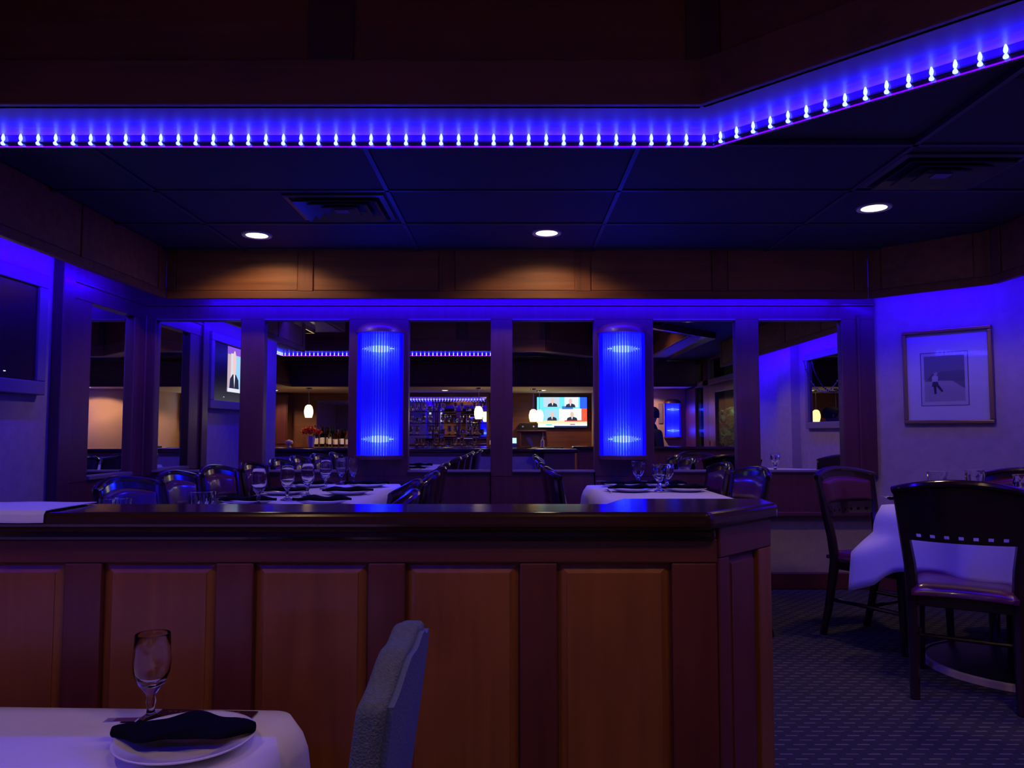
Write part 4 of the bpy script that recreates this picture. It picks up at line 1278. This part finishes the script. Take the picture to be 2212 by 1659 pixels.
for k in range(7):
    th = k * .9; m.tube([Vector((0, 0, 0.1)), Vector((0.10 * math.cos(th), 0.08 * math.sin(th), 0.25))], 0.004, 5)
m.build('stems', 'green', fv)
st = empty('cake_stand', (at(621, 968, 13.85).x, -3.05, 0.815)); tag(st, 'small white footed stand on the bar counter', 'stand')
MB().lathe([(0, 0), (0.05, 0), (0.03, 0.02), (0.012, 0.06), (0, 0.06)], 16).build('foot', 'china', st, smooth=True)
MB().lathe([(0, 0.06), (0.07, 0.062), (0.075, 0.09), (0.06, 0.12), (0, 0.14)], 16).build('dome', 'china', st, smooth=True)

def pendant(label, x, y, zb):
    p = empty('pendant_lamp', (x, y, 1.893)); tag(p, label, 'pendant lamp', 'amber glass pendants over the bar')
    MB().lathe([(0, 0), (0.055, 0), (0.05, -0.02), (0, -0.024)], 18).build('ceiling_cup', 'metal', p, smooth=True)
    d = 1.893 - zb - 0.23
    MB().tube([Vector((0, 0, -0.02)), Vector((0, 0, -d))], 0.004, 6).build('cord', 'metal', p)
    MB().lathe([(0.03, -d), (0.062, -d - 0.03), (0.080, -d - 0.10), (0.078, -d - 0.16), (0.060, -d - 0.23), (0.0, -d - 0.23)], 20).build('glass_shade', 'globe', p, smooth=True)
pendant('amber pendant lamp over the flower vase on the bar', at(667, 888, 14).x, -3.1, at(667, 902, 14).z)
pendant('amber pendant lamp before the end of the blue shelves', at(1034, 888, 14).x, -3.1, at(1034, 905, 14).z)
pendant('amber pendant lamp beside the bar television', at(1152, 888, 14.3).x, -3.4, at(1152, 911, 14.3).z)
pendant('amber pendant lamp just before the bar television', at(1165, 888, 14.9).x, -4.0, at(1165, 911, 14.9).z)

tb = empty('television', (0, 0, 0)); tag(tb, 'large flat television showing a four-way interview above the bar', 'television')
x0, x1 = at(1160, 890, 15.9).x, at(1268, 890, 15.9).x; zz0, zz1 = at(1106, 923, 15.9).z, at(1106, 858, 15.9).z
MB().box(x0 - .03, x1 + .03, -5.06, -5.01, zz0 - .03, zz1 + .03).build('case', 'black', tb, bevel=0.008)
MB().box((x0 + x1) / 2 - .1, (x0 + x1) / 2 + .1, -5.095, -5.06, zz0 + .2, zz1 - .2).build('bracket', 'darkmetal', tb)
W2, H2 = x1 - x0, zz1 - zz0
q = lambda a, b, c, d: rect(a * W2, b * H2, c * W2, d * H2)
sh = [(q(0, 0, 1, 1), (0.15, 0.75, 0.85)), (q(0.86, .62, 1, 1), (0.03, 0.12, 0.85)), (q(0.89, .22, 1, .62), (0.90, 0.10, 0.05)),
      (q(.13, .68, .45, 1), (0.50, 0.62, 0.75)), (q(.55, .66, .83, 1), (0.72, 0.78, 0.85)), (q(.15, .22, .42, .6), (0.35, 0.65, 0.85)), (q(.44, .22, .88, .62), (0.95, 0.95, 0.85)),
      (q(.0, .12, 1, .22), (0.95, 0.72, 0.42)), (q(.55, .19, 1, .23), (0.9, 0.1, 0.08)), (q(.0, .05, 1, .12), (0.85, 0.95, 1.0)), (q(0, .0, .34, .12), (0.75, 1.0, 1.0)), (q(.34, 0, 1, .05), (0.02, 0.03, 0.10)),
      (q(.18, .07, .30, .10), (0.1, 0.55, 0.6)), (q(.66, .08, .76, .11), (0.3, 0.05, 0.5)), (q(.5, .60, .72, .70), (0.05, 0.2, 0.6))]
for cx_, y_, s_ in ((.31, .68, .2), (.67, .66, .2), (.30, .22, .2), (.70, .22, .22)):
    sh += bust(cx_ * W2, y_ * H2, s_ * W2, .30 * H2, (0.03, 0.03, 0.06), (0.75, 0.5, 0.42))
paint('screen', sh, Vector((x0, -5.0095, zz0)), X, Z, Y, 'screen', tb)
M['panelbar'] = M['barwall']
sh_ = empty('wall_shelf', (0, 0, 0)); tag(sh_, 'small wooden shelf below the bar television', 'shelf')
MB().box(0.1, 0.70, -5.09, -4.78, 1.10, 1.13).build('board', 'bar', sh_, bevel=0.004)
for xx in (0.16, 0.62): MB().box(xx, xx + .03, -5.09, -4.85, 0.79, 1.10).build('bracket', 'bar', sh_)
am = empty('receiver', (0, 0, 0)); tag(am, 'black hi-fi receiver on the small bar shelf', 'receiver')
MB().box(0.15, 0.53, -5.05, -4.80, 1.13, 1.27).build('case', 'darkmetal', am, bevel=0.006)
for k in range(2): MB().lathe([(0, 0), (0.02, 0), (0.018, 0.02), (0, 0.02)], 12).build('knob', 'metal', am).matrix_local = Matrix.Translation((0.22 + k * .22, -4.80, 1.20)) @ Matrix.Rotation(-math.pi / 2, 4, 'X')
po = empty('till_screen', (at(1110, 960, 13.9).x, -3.0, 0.815)); tag(po, 'small glowing till screen on the bar counter', 'screen')
MB().box(-0.05, 0.05, -0.03, 0.03, 0, 0.06).build('stand', 'trimring', po)
MB().box(-0.055, 0.055, -0.012, 0.0, 0.065, 0.175).build('case', 'black', po)
paint('display', [(rect(-.048, .072, .048, .168), (0.55, 0.9, 1.0))], Vector((0, 0.0005, 0)), X, Z, Y, 'screen', po)
mh = empty('menu_holder', (at(1148, 970, 13.9).x, -3.0, 0.815)); tag(mh, 'cream menus leaning in a holder on the bar', 'menu')
MB().add([(-.10, 0, .17), (-.02, 0, .18), (.05, 0, .0), (0.0, 0, 0.0), (-.10, .012, .17), (-.02, .012, .18), (.05, .012, 0), (0, .012, 0)], [(0, 1, 2, 3), (7, 6, 5, 4), (0, 4, 5, 1), (1, 5, 6, 2), (2, 6, 7, 3), (3, 7, 4, 0)]).build('card', 'cream', mh)
MB().box(-0.03, 0.09, -0.05, 0.03, 0, 0.012).build('base', 'bar', mh)
sp = empty('soap_bottle', (at(1172, 970, 13.9).x, -3.02, 0.815)); tag(sp, 'white pump bottle at the end of the bar counter', 'bottle')
MB().lathe([(0, 0), (0.035, 0), (0.035, 0.12), (0.012, 0.15), (0.01, 0.18), (0, 0.18)], 14).build('body', 'china', sp, smooth=True)
MB().box(-0.006, 0.04, -0.008, 0.008, 0.18, 0.195).build('pump', 'china', sp)

# ------------------------------------------------------------------ entrance in the long side wall
dr = empty('door_1', (0, 0, 0)); tag(dr, 'dark wooden entrance with glass door, sidelight and transom', 'door', kind='structure')
def yb_(px): return 2 * YM - XR * F / (px - CX)
def fr(name, y0, y1, z0, z1, mat='post', th=0.10): return MB().box(XR, XR + th, y0, y1, z0, z1).build(name, mat, dr, bevel=0.006)
fr('jamb', -3.40, -2.62, ZL, 2.3); fr('jamb', -2.05, -1.72, ZL, 2.3); fr('jamb', 0.0, 0.15, ZL, 2.3)
fr('transom_rail', -3.4, 0.15, 1.86, 1.95, 'greyframe', 0.13); fr('head_rail', -3.4, 0.15, 2.27, 2.6)
fr('stile', -1.72, -1.30, ZL, 1.86, 'rail', 0.06); fr('stile', -0.18, 0.0, ZL, 1.86, 'rail', 0.06); fr('kick_rail', -1.3, -.18, ZL, 0.35, 'rail', 0.06); fr('lock_rail', -1.3, -.18, 1.72, 1.86, 'rail', 0.06)
for y0, y1, z0, z1 in ((-2.62, -2.05, ZL, 1.86), (-1.30, -0.18, 0.35, 1.72), (-2.62, -2.05, 1.95, 2.27), (-1.72, 0.0, 1.95, 2.27)):
    MB().box(XR + 0.03, XR + 0.036, y0, y1, z0, z1).build('pane', 'pane', dr)
MB().tube([Vector((XR - .04, -1.5, .6)), Vector((XR - .04, -1.5, .95))], 0.012, 8).build('handle', 'gold', dr)
ow = MB().box(4.4, 4.5, -5.0, 2.0, -0.4, 3.4).build('wall_porch', plain('porch_render', (0.30, 0.34, 0.28), 0.9)); tag(ow, 'grey green porch wall beyond the entrance glass', 'wall', kind='structure')
pw = MB().box(3.3, 4.5, -5.0, 2.0, 3.3, 3.4).build('ceiling_porch', 'cream'); tag(pw, 'porch ceiling beyond the entrance', 'ceiling', kind='structure')
shb = empty('porch_shrub', (3.56, -1.55, ZL)); tag(shb, 'leafy green shrub beyond the entrance glass', 'shrub')
m = MB(); rnd = random.Random(5)
for k in range(700):
    c = Vector((rnd.gauss(0, .06), rnd.uniform(-.60, .55), rnd.uniform(.3, 1.75)))
    a = Vector((rnd.uniform(-1, 1), rnd.uniform(-1, 1), rnd.uniform(-1, 1))).normalized() * 0.055; b = a.cross(Vector((rnd.uniform(-1, 1), rnd.uniform(-1, 1), rnd.uniform(-1, 1)))).normalized() * 0.028
    m.add([c - a, c + b, c + a, c - b], [(0, 1, 2, 3)])
m.build('foliage', 'green', shb)['kind'] = 'stuff'
MB().tube([Vector((0, 0, 0)), Vector((.03, .05, .6)), Vector((0, -.1, 1.3))], [.03, .02, .01], 7).build('stem', 'bar', shb)
pl_ = empty('porch_fill_lamp', (3.60, -0.4, 3.3)); tag(pl_, 'round fill lamp added under the porch ceiling', 'lamp')  # added lamp that lights the shrub and porch behind the glass
MB().lathe([(0, 0), (0.12, 0), (0.10, -.06), (0, -.08)], 20).build('bowl', emitter('porch_fill_glow', (0.8, 1.0, 0.85), 160.0), pl_, smooth=True)

# framed wall mirror with a garland on the long side wall
fm = empty('framed_mirror', (0, 0, 0)); tag(fm, 'wall mirror in a painted frame hung with a bead garland', 'mirror')
oF = Vector((XR, 2.55, 0)); uF = Vector((0, 1, 0)); nF = Vector((-1, 0, 0))
frame(fm, oF, uF, nF, 1.15, 0.80, 1.13, 0.07, 0.04, 'greyframe')
MB().obox(oF + Z * 1.13, uF, Z, nF, 0.06, 1.09, 0.06, 0.74, 0.0, 0.012).build('mirror_glass', pane_mat('dark_mirror', (0.02, 0.02, 0.02), 0.5), fm)
gl = empty('bead_garland', (0, 0, 0)); tag(gl, 'string of shiny beads hanging on the framed mirror', 'garland')
gpts = [Vector((XR - 0.055, 2.58 + 1.1 * k / 22, 1.86 - 0.36 * math.sin(math.pi * k / 22) ** 0.7)) for k in range(23)]
MB().tube(gpts, 0.003, 5).build('string', 'metal', gl)
for k, p in enumerate(gpts):
    MB().lathe([(0, -.011), (.009, -.005), (.009, .005), (0, .011)], 8, p).build('bead', 'metal', gl, smooth=True)
sb = MB().box(1.9, 1.98, -3.40, -3.385, 1.25, 1.62).build('narrow_frame', 'greyframe'); sb.location.x = 0.82 - .0; tag(sb, 'narrow framed notice on the warm rear wall', 'picture')

# ------------------------------------------------------------------ standing person by the rear wall
pe = empty('person', (at(1409, 950, 10.75).x, 0.12, ZL), math.radians(75)); pe.scale = (1.08, 1.2, 0.98); tag(pe, 'person in dark clothing standing behind the entrance-side divider', 'person')
J = {'pel': (0, 0, .93, .135), 'wa': (0, 0, 1.08, .125), 'ch': (0, .01, 1.27, .15), 'ne': (0, 0, 1.43, .06), 'hb': (0, .01, 1.52, .062),
     'sl': (-.17, 0, 1.38, .065), 'el': (-.22, -.02, 1.11, .045), 'wl': (-.20, .08, .88, .034), 'sr': (.17, 0, 1.38, .065), 'er': (.22, -.02, 1.11, .045), 'wr': (.20, .08, .88, .034),
     'hl': (-.09, 0, .88, .085), 'kl': (-.10, .02, .49, .058), 'al': (-.10, 0, .08, .042), 'fl': (-.11, .16, .035, .035), 'hr': (.09, 0, .88, .085), 'kr': (.10, .02, .49, .058), 'ar': (.10, 0, .08, .042), 'fr': (.11, .16, .035, .035)}
E = [('pel', 'wa'), ('wa', 'ch'), ('ch', 'ne'), ('ne', 'hb'), ('ch', 'sl'), ('sl', 'el'), ('el', 'wl'), ('ch', 'sr'), ('sr', 'er'), ('er', 'wr'), ('pel', 'hl'), ('hl', 'kl'), ('kl', 'al'), ('al', 'fl'), ('pel', 'hr'), ('hr', 'kr'), ('kr', 'ar'), ('ar', 'fr')]
names = list(J)
me = bpy.data.meshes.new('body'); me.from_pydata([J[k][:3] for k in names], [(names.index(a), names.index(b)) for a, b in E], [])
bo = bpy.data.objects.new('body', me); COL.objects.link(bo); bo.parent = pe
sk = bo.modifiers.new('skin', 'SKIN')
for i, k in enumerate(names): me.skin_vertices[0].data[i].radius = (J[k][3], J[k][3] * .8)
me.skin_vertices[0].data[0].use_root = True
bo.modifiers.new('smooth', 'SUBSURF').levels = 2; bo.modifiers['smooth'].render_levels = 2
me.materials.append(M['suit'])
hd = MB().lathe([(0, -.13), (.03, -.128), (.055, -.09), (.07, -.03), (.078, .03), (.072, .08), (.045, .115), (0, .125)], 18)
hd.v = [(x, y * 1.18 + (.02 if z < -.05 and y > 0 else 0), z) for x, y, z in hd.v]
ho = hd.build('head', 'skin', pe, smooth=True); ho.location = (0, .02, 1.60)
MB().tube([Vector((0, .095, .02)), Vector((0, .115, -.02)), Vector((0, .09, -.03))], [.008, .014, .008], 8).build('nose', 'skin', ho, smooth=True)
for sgn in (-1, 1):
    MB().lathe([(0, -.008), (.01, 0), (0, .008)], 8, (sgn * .03, .083, .01)).build('eye', 'black', ho, smooth=True)
    MB().lathe([(0, -.03), (.012, -.015), (.014, .01), (0, .03)], 8, (sgn * .08, 0, 0)).build('ear', 'skin', ho, smooth=True)
MB().box(-.022, .022, .080, .088, -.072, -.066).build('mouth', 'vinyl', ho)
hr_ = MB().lathe([(.083, -.03), (.086, .03), (.08, .085), (.05, .125), (0, .135)], 18)
hr_.v = [(x, y * 1.2 - .012, z + (.04 if y > .04 and z < .05 else 0)) for x, y, z in hr_.v]
hr_.build('hair', 'hair', ho, smooth=True)
for sgn, wn in ((-1, 'wl'), (1, 'wr')):
    hx_, hy_, hz_ = J[wn][:3]
    hnd = MB().obox((hx_, hy_, hz_), X, Z, Y, -.018, .018, -.10, .0, -.035, .035).build('hand', 'skin', pe, bevel=.012, seg=3)
    for k in range(4):
        yy = hy_ - .027 + k * .018
        MB().tube([Vector((hx_, yy, hz_ - .095)), Vector((hx_ - sgn * .004, yy, hz_ - .135 - (.012 if k in (1, 2) else 0))), Vector((hx_ - sgn * .016, yy, hz_ - .165 - (.014 if k in (1, 2) else 0)))], [.009, .008, .006], 6).build('finger', 'skin', hnd, smooth=True)
    MB().tube([Vector((hx_, hy_ + .03, hz_ - .03)), Vector((hx_ - sgn * .012, hy_ + .055, hz_ - .065)), Vector((hx_ - sgn * .018, hy_ + .058, hz_ - .095))], [.011, .010, .007], 6).build('thumb', 'skin', hnd, smooth=True)
